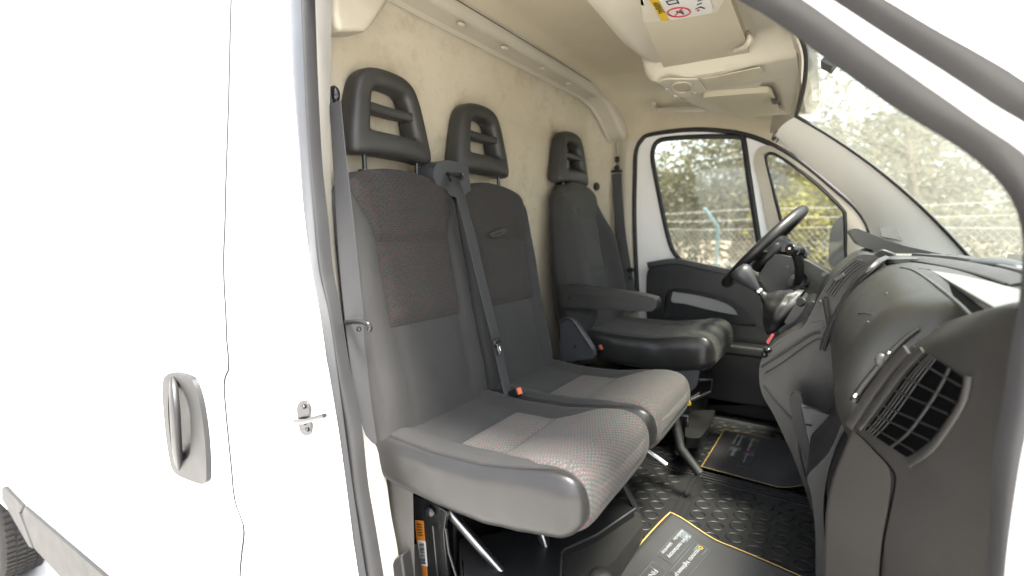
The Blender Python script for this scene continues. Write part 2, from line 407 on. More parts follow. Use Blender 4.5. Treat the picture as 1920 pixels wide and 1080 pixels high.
SKIN = [(-1, .985), (-.62, 1.0), (-.3, 1.015), (.2, 1.025), (.6, 1.02), (1.0, .985), (1.22, .962), (1.5, .935), (1.9, .90), (2.4, .84)]
def xs(z): return interp(SKIN, z)
def at_skin(px, py, off=0):
    z = .5
    for _ in range(12): p = at(px, py, x=xs(z)+off); z = p.z
    return p
gap = spline([at_skin(*q) for q in [(436, -60), (432, 0), (427, 200), (421, 400), (418, 500), (423, 610), (427.5, 688), (419, 718), (424, 790), (433, 880), (440, 942), (456, 990), (452, 1040), (449, 1080), (450, 1150)]], 6)
edge0 = spline([at_skin(*q, off=-.02) for q in [(538, -60), (542, 0), (548, 139), (560, 278), (569, 393), (583, 500), (598, 580), (616, 696), (635, 811), (651, 927), (672, 1080), (683, 1150)]], 6)
def ay(line, z):
    best = None
    t = sorted([(p.z, p.y) for p in line]); return interp(t, z)
zs = [2.4-i*.02 for i in range(160)]
zs = [z for z in zs if z > -.645]
# sliding door panel
mb = MB(); rows = []
for z in zs:
    y0 = ay(gap, z)-.003
    rows.append([V(xs(z)-.05, y0-.001, z), V(xs(z)-.006, y0, z), V(xs(z)-.0015, y0-.002, z), V(xs(z), y0-.006, z)]+[V(xs(z)-.012*sm(1.12, 1.16, z)*0, y0-.006-(i/24)**1.4*3.4, z) for i in range(1, 25)])
arch = sorted([(p.y, p.z) for p in [at_skin(*q) for q in [(-60, 870), (-30, 910), (0, 952), (11, 984), (24, 1006), (39, 1018), (61, 1028), (111, 1080)]]])
for r in rows:
    for p in r:
        if p.y < arch[-1][0]: p.z = max(p.z, interp(arch, p.y))
mb.grid([r[2:] for r in rows]); sdoor = part(mb, 'sliding_door', M['paint'], angle=60)
part(MB().grid([r[:3] for r in rows]), 'door_edge_shade', M['gapgrey'], sdoor)  # door edge coloured grey to give the gap its shade
# pillar behind the doorway, outer painted skin
mb = MB(); rows = []
for z in zs:
    y0 = ay(gap, z)+.003; y1 = ay(edge0, z); r = [V(xs(z)-.03, y0+.001, z), V(xs(z)-.006, y0, z), V(xs(z)-.0015, y0+.002, z), V(xs(z), y0+.006, z)]
    for i in range(1, 9):
        t = i/8; r.append(V(xs(z)-.02*t**3, lerp(y0+.006, y1, t), z))
    rows.append(r)
mb.grid(rows); bpill = part(mb, 'rear_door_pillar', M['paint'], angle=60)
part(MB().grid([[V(xs(z)-.045, ay(gap, z)+d, z) for d in (-.02, .02)] for z in zs]), 'door_gap_shade', M['gapgrey'])  # grey strip behind the gap, standing in for its shade
# moulding strip along the lower side, two lengths with a joint
for k, (q, nm) in enumerate([([(2, 914), (9, 913), (43, 949), (36, 962), (62, 1029), (54, 1026), (2, 935)], 'side_moulding'), ([(45, 950), (215, 1097), (205, 1180), (112, 1082), (64, 1029), (40, 962)], 'side_moulding')]):
    part(MB().plate([at_skin(a, b, .012) for a, b in q], th=.02), nm, M['mould'], bevel=.006)
# wheel behind
wheel = empty('rear_wheel', van, (.855, -3.66, -.95))
prof = [(.27, -.11), (.39, -.125), (.433, -.112), (.450, -.088), (.450, .088), (.433, .112), (.39, .125), (.27, .11)]
mb = MB().lathe(prof, (.855, -3.66, -.95), (1, 0, 0), 72, cap=False)
for k in range(72):
    a = 2*math.pi*k/72
    for s in (-.075, -.025, .025, .075):
        a2 = a+(.02 if abs(s) > .05 else 0); rr = .452
        mb.box((.855+s, -3.66+rr*math.cos(a2), -.95+rr*math.sin(a2)), (.041, .012, .023), Matrix.Rotation(a2, 3, 'X').to_euler())
part(mb, 'tyre', M['tyre'], wheel)
part(MB().lathe([(.0, .05), (.07, .06), (.10, .03), (.21, .04), (.27, .11), (.275, .10), (.275, -.10), (.0, -.10)], (.855, -3.66, -.95), (1, 0, 0), 40), 'rim', M['silver'], wheel)
mb = MB()
rows = []
for i in range(25):
    a = .55+2.7*i/24; rows.append([V(x, -3.66+.45*math.cos(a), -.95+.48*math.sin(a)) for x in (.98, .55)])
part(mb.grid(rows), 'wheel_arch_liner', M['rubber'])
# flush door handle of the sliding door
hb = empty('door_handle', sdoor if False else van, (1.02, -.65, .3))
out = [(304, 740), (305, 714), (313, 702), (326, 699.5), (350, 706), (362, 717), (375, 760), (384, 825), (387, 890), (383, 906), (372, 907), (340, 895), (326, 885), (318, 866), (309, 805)]
hole = [(318, 724), (326, 716), (334, 716), (347, 742), (354, 765), (357.5, 800), (357.5, 840), (352, 858), (338, 866), (326, 858), (319, 820), (315, 765)]
O = spline([at_skin(*q, off=.014) for q in out], 5, True); H = spline([at_skin(*q, off=.014) for q in hole], 5, True)
part(MB().plate(O, [H], th=.016), 'bezel', M['handle'], hb, bevel=.006, segs=4)
c = sum(H, V(0, 0, 0))/len(H)
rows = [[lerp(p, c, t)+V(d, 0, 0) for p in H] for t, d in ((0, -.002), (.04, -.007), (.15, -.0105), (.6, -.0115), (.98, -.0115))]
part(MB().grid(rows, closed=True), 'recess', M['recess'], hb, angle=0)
gp = spline([at_skin(*q, off=o) for q, o in [((325, 714), .010), ((325.5, 735), .024), ((328, 770), .034), ((330, 810), .034), ((333, 850), .024), ((336, 872), .008)]], 6)
part(MB().tube(gp, 1, 16, flat=(.034, .018), up=(1, 0, 0)), 'grip', M['handle'], hb, angle=60)
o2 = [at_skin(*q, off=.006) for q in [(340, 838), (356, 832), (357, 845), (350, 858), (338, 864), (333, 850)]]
part(MB().plate(o2, th=.02), 'lock_shadow', M['black'], hb, bevel=.003)  # dark plate standing in for the shade at the foot of the recess
# striker on the pillar
st = empty('door_striker', van, (1.0, -.10, .43))
pl = spline([at_skin(*q, off=.004) for q in [(556, 766), (562, 753), (573, 753), (580, 768), (579, 782), (583, 800), (580, 815), (571, 817), (562, 808), (559, 790)]], 5, True)
part(MB().plate(pl, th=.006), 'base_plate', M['steel'], st, bevel=.002)
mb = MB(); mb.tube([at_skin(556, 790, off=.012), at_skin(573, 790, off=.03), at_skin(609, 779, off=.04)], .0055, 10)
mb.tube([at_skin(554, 791, off=.003), at_skin(556, 790, off=.014), at_skin(573, 792, off=.016)], .006, 10)
mb.ell(at_skin(569, 763, .006), (.004, .005, .005), 8); mb.ell(at_skin(575, 806, .006), (.004, .005, .005), 8)
part(mb, 'bar', M['steel'], st)

# seals and jamb of the rear edge of the doorway
def band(name, A, B, m, bulge, n=60, parent=None, steps=7, out=V(1, .15, 0), **k):
    A, B = resample(A, n), resample(B, n); rows = []
    for i in range(n):
        r = []
        for j in range(steps+1):
            t = j/steps; r.append(A[i].lerp(B[i], t)+out.normalized()*(bulge*(1-(2*t-1)**2)))
        rows.append(r)
    return part(MB().grid(rows), name, m, parent, **k)
L1 = spline([at(*q, x=.962) for q in [(562, -60), (565, 0), (569, 93), (576, 231), (585, 347), (600, 500), (620, 580+8), (635, 696), (649, 811), (665, 927), (688, 1080), (699, 1150)]], 6)
L2 = spline([at(*q, x=.935) for q in [(590, -60), (591, 0), (595, 116), (600, 231), (606, 324), (616, 416), (624, 500), (639, 580), (658, 696), (679, 802), (690, 904), (702, 973), (718, 1070), (730, 1150)]], 6)
L3 = spline([at(*q, x=.90) for q in [(625, -60), (624, 0), (621, 60), (619, 185), (620, 278), (622, 361), (627, 440), (633, 500), (645, 590), (661, 696), (672, 765), (690, 811), (713, 844), (725, 904), (733, 964), (748, 1047), (756, 1150)]], 6)
band('door_seal', edge0, L1, M['sealgrey'], .008)
band('door_seal', L1, L2, M['seal'], .016)
jmb = band('pillar_jamb', L2, L3, M['jambn'], .004, steps=4)
# inner cream cover of that pillar, going back to the bulkhead
L4 = [p+V(-.03, -.06, 0) for p in L3]
band('pillar_cover', L3, L4, M['trim'], .004, out=V(0, 1, 0), steps=4)
part(MB().grid([[V(.885, y, z) for z in (-.1, .2, .30)] for y in (-.19, -.05, .06, .135)]), 'pillar_kick_panel', M['kick'])
# step trim block at the foot of the pillar
part(MB().plate([at(*q, x=.915) for q in [(738, 1050), (752, 1040), (758, 1080), (764, 1130), (736, 1130), (722, 1085)]], th=.06), 'sill_trim', M['black'], bevel=.006)

# ------------------------------------------------------------------ bulkhead behind the seats
def yb(x, z):
    y = -.185+.10*sm(-.74, -.97, x)
    y += .010*sm(.30, .34, abs(x-.45))*sm(.2, .4, z)*(1-sm(1.25, 1.35, z))
    y += .009*math.exp(-((x+.52)/.03)**2)*(1-sm(1.2, 1.4, z)) + .009*math.exp(-((x-.05)/.03)**2)*(1-sm(1.2, 1.4, z))
    y += .003*noise.noise(V(x*3, z*3, 1))
    return y
mb = MB(); nx, nz = 110, 90
mb.grid([[V(lerp(-1.0, .93, i/nx), yb(lerp(-1.0, .93, i/nx), lerp(-.12, 1.72, j/nz)), lerp(-.12, 1.72, j/nz)) for i in range(nx+1)] for j in range(nz+1)])
bulk = part(mb, 'bulkhead', M['bulk'], angle=0)
gr = at(1118, 350, y=-.10)
part(MB().lathe([(.0, .012), (.010, .012), (.012, .004), (.020, .006), (.022, 0)], gr, (.4, 1, 0), 18), 'grommet', M['black'], bulk)

# ------------------------------------------------------------------ roof: cross member with push pins, headliner, outer panel
RP = [(-.187, .004), (-.176, -.008), (-.168, -.004), (-.166, .004), (-.122, .010), (-.108, .008), (-.096, .010), (-.086, .020), (-.079, .040), (-.076, .06)]   # (y, inset along the inward normal)
path = [V(.98, 0, 1.55), V(.5, 0, 1.548), V(.1, 0, 1.552), V(-.55, 0, 1.556)] + [V(-.70, 0, 1.553), V(-.765, 0, 1.53), V(-.81, 0, 1.48), V(-.845, 0, 1.43), V(-.88, 0, 1.385), V(-.91, 0, 1.365)]
path = spline(path, 8); rows = []
for i, p in enumerate(path):
    t = (path[min(i+1, len(path)-1)]-path[max(i-1, 0)]).normalized(); nrm = V(t.z, 0, -t.x)
    if nrm.z > 0 and p.x > -.6: nrm = -nrm
    nrm = V(-t.z, 0, t.x) if V(-t.z, 0, t.x).dot(V(.5, 0, -1)) > 0 else V(t.z, 0, -t.x)
    k = sm(-.70, -.9, p.x)
    rows.append([p+V(0, y+k*.07, 0)-nrm*h for y, h in RP])
cm = part(MB().grid(rows), 'roof_cross_member', M['trim'], angle=50)
for q in [(865, 46), (946, 90), (1016, 128), (1066, 157), (1111, 185)]:
    p = at(*q, z=1.5465)
    part(MB().ell(p, (.017, .012, .007), 10), 'push_pin', M['console'], cm)
# gap line and headliner
SE = [(-.2, 1.29), (.03, 1.30), (.06, 1.355), (.10, 1.39), (.2, 1.402), (.323, 1.402), (.52, 1.37), (.66, 1.30), (.80, 1.21), (1.0, 1.05)]
def head(x, y):
    ze = interp(SE, y)+.004; zt = 1.625-.05*sm(.3, .9, y)-.025*(x/.9)**2
    if y < -.02: zt -= .02*sm(-.02, -.078, y)
    a = .34; ax_ = abs(x)
    if x > 0: return zt-.10*sm(.55, .84, x)
    if ax_ < .945-a: return zt
    t = min(1, (ax_-(.945-a))/a); return ze+(zt-ze)*math.sqrt(max(0, 1-t**2.4))
xsn = [-.945+.19*(i/14)**2 for i in range(15)]+[lerp(-.755, .755, i/30) for i in range(1, 30)]+[.80, .84]
mb = MB(); mb.grid([[V(x, y, head(x, y)) for x in xsn] for y in [-.0765+i*.0245 for i in range(36)]])
hl = part(mb, 'headliner', M['headliner'], angle=0)
part(MB().tube(spline([p+V(0, -.0755, .040) for p in path[:33]], 2), .0014, 6), 'trim_gap', M['black'], cm)
mb = MB(); mb.grid([[V(x, y, z-.03*(x/.9)**2-(z-1.42)*sm(.84, 1.02, abs(x))) for x in [lerp(-1, .915, i/40) for i in range(41)]] for y, z in ((-.45, 1.78), (-.2, 1.76), (.2, 1.74), (.5, 1.71), (.72, 1.64), (.83, 1.53), (.862, 1.43))])
part(mb, 'roof_panel', M['paint'])
# grab handle above the driver's door
q = spline([at(1226, 196, y=.16)+V(0, 0, .01), at(1226, 203, y=.16), at(1236, 207, y=.18), at(1290, 206, y=.33), at(1320, 206, y=.40), at(1328, 198, y=.42)], 6)
part(MB().tube(q, 1, 12, flat=(.016, .022), up=(0, 0, 1)), 'grab_handle', M['trim'], hl)
# corner cover top of the near pillar (hangs at the top of the doorway)
q = [(624, 20), (634, 58), (690, 57), (702, 46), (733, 0), (745, -30), (628, -60)]
part(MB().plate([at(a, b, y=-.085) for a, b in q], nrm=(0, 1, 0), th=.09), 'pillar_top_cover', M['trim'], bevel=.018, segs=4)
# ------------------------------------------------------------------ overhead console with the sun visors
LIP = [(-.76, .80), (-.72, .70), (-.68, .56), (-.55, .465), (-.36, .405), (-.06, .385), (.18, .365), (.54, .385), (.80, .40), (.9, .5)]
def con_z(x, y):
    k = sm(.015, -.03, x)*sm(-.235, -.195, x)                      # the ridge down the middle
    side_p = interp([(-.03, 1.432), (.2, 1.437), (.6, 1.442), (.9, 1.445)], x)
    side_d = interp([(-.8, 1.368), (-.36, 1.382), (-.2, 1.392)], x)
    z = side_d if x < -.2 else side_p
    z = lerp(z, 1.378+.012*sm(.55, .80, y), k)
    if x > .0: z += .030*sm(.69, .72, y)*(1-.8*sm(.76, .80, y))*sm(.0, .04, x)   # pocket ahead of the visor
    if x < -.24: z += .020*sm(.685, .70, y)*(1-.9*sm(.72, .75, y))*sm(-.24, -.3, x)*sm(-.72, -.66, x)
    return z
mb = MB(); rows = []
for i in range(141):
    x = lerp(-.76, .88, i/140); yl = interp(LIP, x); r = []
    for dy, dz in ((.0, .22), (-.022, .10), (-.020, .06), (-.010, .03), (.006, .011), (.028, .002)):
        r.append(V(x, yl+dy, con_z(x, yl+.03)+dz))
    ys = yl+.04
    for j in range(70):
        y = lerp(ys, .815 if yl < .78 else .84, j/69); r.append(V(x, y, con_z(x, y)))
    r.append(V(x, r[-1].y+.02, r[-1].z+.05))
    rows.append(r)
con = part(mb.grid(rows), 'overhead_console', M['console'], angle=35)
# visors: soft slabs in their recesses
def visor(pts, name, notch=True):
    return part(MB().plate(rounded(pts, .03, 5), nrm=(0, 0, -1), th=.022), name, M['visor'], con, bevel=.009, segs=4)
vz = 1.418
vp = visor([at(1190, -2, z=vz)+V(.16, 0, 0), at(1190, -2, z=vz), at(1246, 131, z=vz), at(1290, 135, z=vz), at(1407, 108, z=vz), at(1396, 68, z=vz), at(1370, 0, z=vz), at(1368, 0, z=vz)+V(.16, 0, 0)], 'sun_visor')
vz2 = 1.368
vd = visor([at(1312, 183, z=vz2), at(1443, 173, z=vz2), at(1462, 211, z=vz2), at(1392, 224, z=vz2)], 'sun_visor')
# raised panel of the passenger visor carrying the airbag label
part(MB().plate(rounded([at(1196, -30, z=vz-.003), at(1206, 44, z=vz-.003), at(1345, 24, z=vz-.003), at(1376, -30, z=vz-.003)], .012), nrm=(0, 0, -1), th=.004), 'label_patch', M['trim'], con, bevel=.001)
lz = vz-.0055
def zq(*q, z=lz): return [at(a, b, z=z) for a, b in q]
lab = empty('airbag_label', con, at(1280, 20, z=lz))
part(MB().plate(rounded(zq((1219, -14), (1241, 39), (1255, 38.5), (1334, 25), (1337, 16), (1326, -14)), .004), nrm=(0, 0, -1), th=.0012), 'label_sheet', M['whitel'], lab, smooth=False)
part(MB().plate(zq((1214, -14), (1218.5, 2), (1241, 39.5), (1255, 38), (1233, -2), (1228, -14), z=lz-.0015), nrm=(0, 0, -1), th=.0012), 'warning_stripe', M['yellow'], lab, smooth=False)
mb = MB(); c0 = at(1273, 23.5, z=lz-.002); ax = at(1294, 21, z=lz-.002)-c0; ay_ = at(1277, 31.5, z=lz-.002)-c0
ring = [c0+ax*math.cos(2*math.pi*k/32)+ay_*math.sin(2*math.pi*k/32) for k in range(32)]
mb.tube(ring, .0016, 6, closed=True); mb.tube([c0-ax*.55+ay_*.75, c0+ax*.45-ay_*.8], .0013, 6)
mb.ell(at(1309, 20, z=lz-.002), (.004, .003, .001), 6)
part(mb, 'red_symbols', M['redink'], lab)
for strokes in ([((1268, 22), (1282, 25)), ((1276, 19), (1281, 27))], [((1249, 3), (1254, 9)), ((1254, 9), (1272, 5)), ((1249, 3), (1266, -1)), ((1268, -1), (1273, 7))], [((1307, 9), (1316, 6)), ((1304, 17), (1313, 13)), ((1313, 13), (1321, 16)), ((1308, 2), (1318, -1))]):
    mb = MB()
    for a, b in strokes: mb.tube([at(*a, z=lz-.0015), at(*b, z=lz-.0015)], .0013, 5)
    part(mb, 'pictogram', M['ink'], lab)
# AIRBAG on the yellow stripe, reading downwards
def text(name, s, size, o, xa, ya, mat, parent, off=.0012, bold=0):
    cu = bpy.data.curves.new(name, 'FONT'); cu.body = s; cu.size = size; cu.extrude = .0002; cu.offset = bold; cu.align_x = 'LEFT'
    tmp = bpy.data.objects.new(name, cu); col.objects.link(tmp)
    dg = bpy.context.evaluated_depsgraph_get(); me = bpy.data.meshes.new_from_object(tmp.evaluated_get(dg))
    bpy.data.objects.remove(tmp); bpy.data.curves.remove(cu)
    xa = xa.normalized(); za = xa.cross(ya).normalized(); ya = za.cross(xa)
    me.transform(Matrix.Translation(o+za*off) @ Matrix((xa, ya, za)).transposed().to_4x4())
    me.materials.clear(); me.materials.append(mat)
    ob = bpy.data.objects.new(name, me); col.objects.link(ob); hang(ob, parent or van); return ob
a = at(1221, 3, z=lz-.001); b = at(1245, 38, z=lz-.001); e = at(1234, 2, z=lz-.001)
text('airbag_lettering', 'AIRBAG', .019, a+(e-a)*.15, (b-a), (e-a), M['ink'], lab, off=.0035)
# visor pivot clip
part(MB().tube(spline([at(1378, 94, z=vz-.004), at(1392, 90, z=vz-.012), at(1402, 82, z=vz-.012), at(1406, 70, z=vz), at(1400, 62, z=vz+.02)], 5), .008, 8).box(at(1384, 93, z=vz-.003), (.02, .012, .008)), 'visor_hook', M['console'], con)
part(MB().box(at(1452, 190, z=1.36), (.05, .016, .012)).ell(at(1462, 194, z=1.362), (.008, .006, .006), 8), 'visor_hook', M['greyp'], con, bevel=.002)
# dome light in the ridge
rz = 1.373
dl = [(1236, 153), (1250, 149), (1310, 150), (1326, 172), (1280, 183), (1258, 181)]
part(MB().plate(rounded(zq(*dl, z=rz), .012), nrm=(0, 0, -1), th=.006), 'dome_light', M['trim'], con, bevel=.002)
mb = MB(); c0 = at(1278, 164, z=rz-.002); ax = at(1296, 161, z=rz-.002)-c0; ay_ = at(1283, 173, z=rz-.002)-c0
mb.tube([c0+ax*math.cos(2*math.pi*k/28)+ay_*math.sin(2*math.pi*k/28) for k in range(28)], .004, 8, closed=True)
mb.add([c0+ax*.9*math.cos(2*math.pi*k/28)+ay_*.9*math.sin(2*math.pi*k/28)+V(0, 0, .0015) for k in range(28)], [tuple(range(28))])
part(mb, 'lamp_lens', M['visor'], con)
for q in ((1250, 167), (1266, 180)): part(MB().ell(at(*q, z=rz-.001), (.012, .007, .004), 8), 'lamp_switch', M['whitel'], con)
part(MB().ell(at(1301, 174, z=rz), (.010, .008, .004), 8), 'lamp_button', M['visor'], con)
part(MB().plate(rounded(zq((1313, 149), (1330, 168), (1345, 167), (1432, 138), (1425, 127), (1330, 147), z=1.374), .006), nrm=(0, 0, -1), th=.004), 'ridge_cover', M['visor'], con, bevel=.0015)

# ------------------------------------------------------------------ windscreen, its rim and the pillars beside it
WT = [V(-.72, .78, 1.36), V(-.45, .812, 1.374), V(-.2, .832, 1.384), V(0, .84, 1.39), V(.2, .832, 1.384), V(.45, .812, 1.374), V(.72, .78, 1.36)]
WB = [V(-.80, 1.378, .785), V(-.5, 1.56, .765), V(-.25, 1.63, .755), V(0, 1.65, .75), V(.25, 1.63, .755), V(.5, 1.56, .765), V(.80, 1.378, .785)]
T, B = resample(spline(WT, 6), 31), resample(spline(WB, 6), 31); rows = []
for j in range(15):
    t = j/14; rows.append([T[i].lerp(B[i], t)+V(0, .02, .03)*(4*t*(1-t)) for i in range(31)])
ws = part(MB().grid(rows), 'windscreen', M['wglass'], angle=0)
farE = [r[0] for r in rows]; nearE = [r[-1] for r in rows]
mb = MB(); mb.tube(farE, .007, 8); mb.tube(T, .007, 8); mb.tube(nearE, .007, 8)
part(mb, 'windscreen_rim', M['rubber'], ws)
# header strip between glass and console
part(MB().grid([[p+V(0, -.012, -.002) for p in T], [p+V(0, -.03, .02) for p in T], [p+V(0, -.02, .12) for p in T]]), 'windscreen_header', M['console'])
# far pillar trim: from the door seal to the glass
SL = spline([at(*q, x=-.925) for q in [(1452, 262), (1480, 283), (1500, 298), (1545, 333), (1580, 362), (1608, 391), (1625, 417), (1633, 445), (1637, 480), (1640, 540)]], 6)
GE = [p+V(-.006, -.006, -.002) for p in farE]+[farE[-1]+V(-.02, .03, -.06)]
rows = []; n = 40; A, Bq = resample(SL, n), resample(GE, n)
for i in range(n):
    rows.append([A[i].lerp(Bq[i], t/8)+V(.6, -.5, .2).normalized()*(.022*math.sin(math.pi*t/8)) for t in range(9)])
ap = part(MB().grid(rows), 'windscreen_pillar_trim', M['pillar'], angle=0)
# gusset above it towards the headliner
part(MB().grid([[at(1452, 262, x=-.925)+V(0, -.02, .03), at(1470, 245, x=-.86), at(1494, 220, x=-.73)], [at(1450, 264, x=-.93)+V(-.03, -.02, .1), V(-.86, .70, 1.5), V(-.74, .74, 1.5)]]), 'pillar_gusset', M['trim'])
# speaker grille at its foot
def grille_mat():
    m, nt, bs = newmat('perforated_grille'); tc = nt.nodes.new('ShaderNodeTexCoord'); sx = nt.nodes.new('ShaderNodeSeparateXYZ'); nt.links.new(tc.outputs['Object'], sx.inputs[0])
    a = (N(nt, sx.outputs[1])*230).frac()-.5; b = (N(nt, sx.outputs[2])*230).frac()-.5
    d = (a*a+b*b).lt(.075); nt.links.new(mixc(nt, d, (.55, .53, .49), (.07, .06, .06)), bs.inputs['Base Color']); return m
M['grille'] = grille_mat()
part(MB().plate([at(*q, x=-.845) for q in [(1648, 426), (1688, 428), (1699, 438), (1707, 456), (1680, 449), (1652, 443)]], nrm=(.8, -.5, .3), th=.01), 'speaker_grille', M['grille'], ap, bevel=.002)
# dark clip on the seal
mb = MB(); mb.box(at(1453, 259, x=-.905), (.02, .028, .012), Matrix.Rotation(.6, 3, 'X').to_euler()); mb.tube(spline([at(1447, 262, x=-.90), at(1452, 250, x=-.89), at(1459, 246, x=-.89), at(1460, 257, x=-.89), at(1455, 268, x=-.90)], 4), .0028, 6)
part(mb, 'pillar_clip', M['black'])

# near pillar: door seal, painted flange, outer rubber, outer skin
A0 = spline([at(*q, x=.885) for q in [(1300, -50), (1370, -8), (1460, 46), (1580, 134), (1691, 212), (1807, 284), (1884, 356), (1916, 440), (1911, 560), (1897, 640), (1880, 750), (1863, 860), (1853, 1030), (1848, 1150)]], 6)
A1 = spline([at(*q, x=.925) for q in [(1425, -50), (1500, -5), (1610, 72), (1720, 148), (1830, 225), (1935, 302), (1968, 400), (1962, 560), (1948, 700), (1915, 860), (1890, 1030), (1880, 1150)]], 6)
A2 = spline([at(*q, x=.945) for q in [(1470, -50), (1551, -5), (1660, 66), (1770, 136), (1860, 196), (1975, 275), (2010, 400), (2000, 700), (1985, 860), (1970, 1030), (1960, 1150)]], 6)
A3 = spline([at(*q, x=.975) for q in [(1575, -50), (1657, -5), (1750, 50), (1840, 100), (1920, 149), (2050, 250), (2090, 420), (2080, 700), (2060, 900), (2050, 1150)]], 6)
band('door_seal', A0, A1, M['seal2'], .007, out=V(.8, -.5, .3))
band('pillar_flange', A1, A2, M['jamb'], .002, out=V(1, -.3, .3))
band('outer_door_seal', A2, A3, M['seal2'], .009, out=V(.9, -.3, .4))
top = resample(A3, 60)
out_edge = resample([p+V(.02, .0, .015) for p in nearE]+[nearE[-1]+V(.06, .1, -.3), nearE[-1]+V(.1, .1, -.8)], 60)
part(MB().grid([[a.lerp(b, t/6)+V(.7, .1, .5).normalized()*(.02*math.sin(math.pi*t/6)) for t in range(7)] for a, b in zip(top, out_edge)]), 'front_pillar', M['paint'], angle=0)
inn = resample([p+V(0, -.008, 0) for p in nearE], 60); A0r = resample(A0[:50], 60)
part(MB().grid([[a.lerp(b, t/6)+V(-.6, -.5, .2).normalized()*(.015*math.sin(math.pi*t/6)) for t in range(7)] for a, b in zip(A0r, inn)]), 'windscreen_pillar_trim', M['pillar'], angle=0)
# roof side rail over the doorway, bonnet and wing beyond the glass
rail = spline([V(.93, -.16, 1.46), V(.93, .1, 1.47), V(.925, .4, 1.45), V(.92, .6, 1.38), V(.915, .78, 1.27)], 6)
part(MB().tube(rail, 1, 14, flat=(.07, .06), up=(1, 0, 0)), 'roof_side_rail', M['paint'], angle=60)
part(MB().tube([p+V(-.005, 0, -.036) for p in rail], .012, 8), 'header_seal', M['seal'])
bn = []
for t, zf in ((0, 0), (.2, -.06), (.5, -.17), (.8, -.33), (1, -.52), (1.04, -.9), (1.04, -1.3)):
    bn.append([V(lerp(-1.0, 1.0, i/20), lerp(1.66-.28*(lerp(-1, 1, i/20))**2, 2.35-.25*(lerp(-1, 1, i/20))**2, min(t, 1))+.03, .735+zf-.05*abs(lerp(-1, 1, i/20))**3) for i in range(21)])
part(MB().grid(bn), 'bonnet', M['paint'], angle=50)
part(MB().grid([[V(.99, lerp(1.17, 1.42, t), lerp(.76, .70, t)) for t in (0, .5, 1)], [V(1.0, lerp(1.17, 2.1, t), lerp(.3, .18, t)) for t in (0, .5, 1)], [V(1.0, lerp(1.17, 2.1, t), -.75) for t in (0, .5, 1)]]), 'front_wing', M['paint'])
# toll sensor on the glass
c = at(1556, 118, x=.0)
part(MB().box(c, (.07, .035, .03), Matrix.Rotation(R(-35), 3, 'X').to_euler()).box(c+V(.0, .0, .022), (.03, .03, .03)), 'windscreen_sensor', M['greyp'], ws, bevel=.004)

# ------------------------------------------------------------------ driver's door (far side)
door = empty('driver_door', van, (-.95, .5, 0))
XD = -.95
oc = [(1196, 560), (1192, 470), (1190, 400), (1191, 330), (1193, 285), (1203, 263), (1222, 252), (1300, 243), (1380, 249), (1440, 268), (1500, 303), (1560, 352), (1605, 392), (1628, 430), (1634, 470), (1640, 620)]
win = [(1223, 300), (1224, 280), (1230, 267), (1246, 260), (1300, 255.5), (1360, 254.5), (1392, 256.5), (1396, 268), (1404, 325), (1413, 385), (1423, 450), (1428, 490), (1425, 520), (1380, 514), (1330, 505), (1290, 498), (1276, 489), (1262, 472), (1252, 445), (1240, 392), (1230, 340)]
qw = [(1435, 300), (1437, 291), (1445, 287), (1460, 292), (1490, 312), (1530, 343), (1578, 390), (1585, 410), (1586, 470), (1584, 530), (1500, 530), (1487, 500), (1474, 455), (1460, 400), (1446, 345)]
O = [at(*q, x=XD) for q in oc]+[V(XD, 1.15, -.3), V(XD, .0, -.3)]
O = spline(O[:-2], 4)+O[-2:]
Wn = spline([at(*q, x=XD) for q in win], 4, True); Q = spline([at(*q, x=XD) for q in qw], 4, True)
part(MB().plate(O, [Wn, Q], (1, 0, 0), .05), 'door_frame', M['jamb'], door, bevel=.006)
part(MB().tube([p+V(.004, 0, 0) for p in O[:-2]], .0115, 10), 'body_seal', M['rubber'], door, angle=60)
def shrink(loop, d):
    c = sum(loop, V(0, 0, 0))/len(loop); return [p+(c-p).normalized()*d for p in loop]
part(MB().tube([p+V(.002, 0, 0) for p in shrink(Wn, .004)], .0125, 10, closed=True), 'window_seal', M['rubber'], door, angle=60)
part(MB().tube([at(*q, x=XD+.006) for q in [(1390, 253), (1396, 268), (1404, 325), (1413, 385), (1423, 450), (1430, 500)]], .011, 10), 'window_channel', M['rubber'], door)
part(MB().plate(shrink(Wn, .002), (), (1, 0, 0), .004), 'window_pane', M['glass'], door, smooth=False)
part(MB().plate(shrink(Q, .002), (), (1, 0, 0), .004), 'quarter_pane', M['glass'], door, smooth=False)
QO = spline([at(*q, x=XD+.012) for q in [(1414, 310), (1415, 290), (1424, 277), (1442, 273), (1468, 281), (1510, 309), (1560, 349), (1603, 388), (1620, 415), (1626, 450), (1628, 540), (1470, 540), (1452, 480), (1436, 410), (1424, 350)]], 4, True)
Q2 = [p+V(.012, 0, 0) for p in shrink(Q, -.006)]
part(MB().plate(QO, [Q2], (1, 0, 0), .02), 'quarter_window_trim', M['trim'], door, bevel=.006)
part(MB().tube([p+V(.006, 0, 0) for p in shrink(Q, .003)], .007, 8, closed=True), 'quarter_seal', M['rubber'], door)
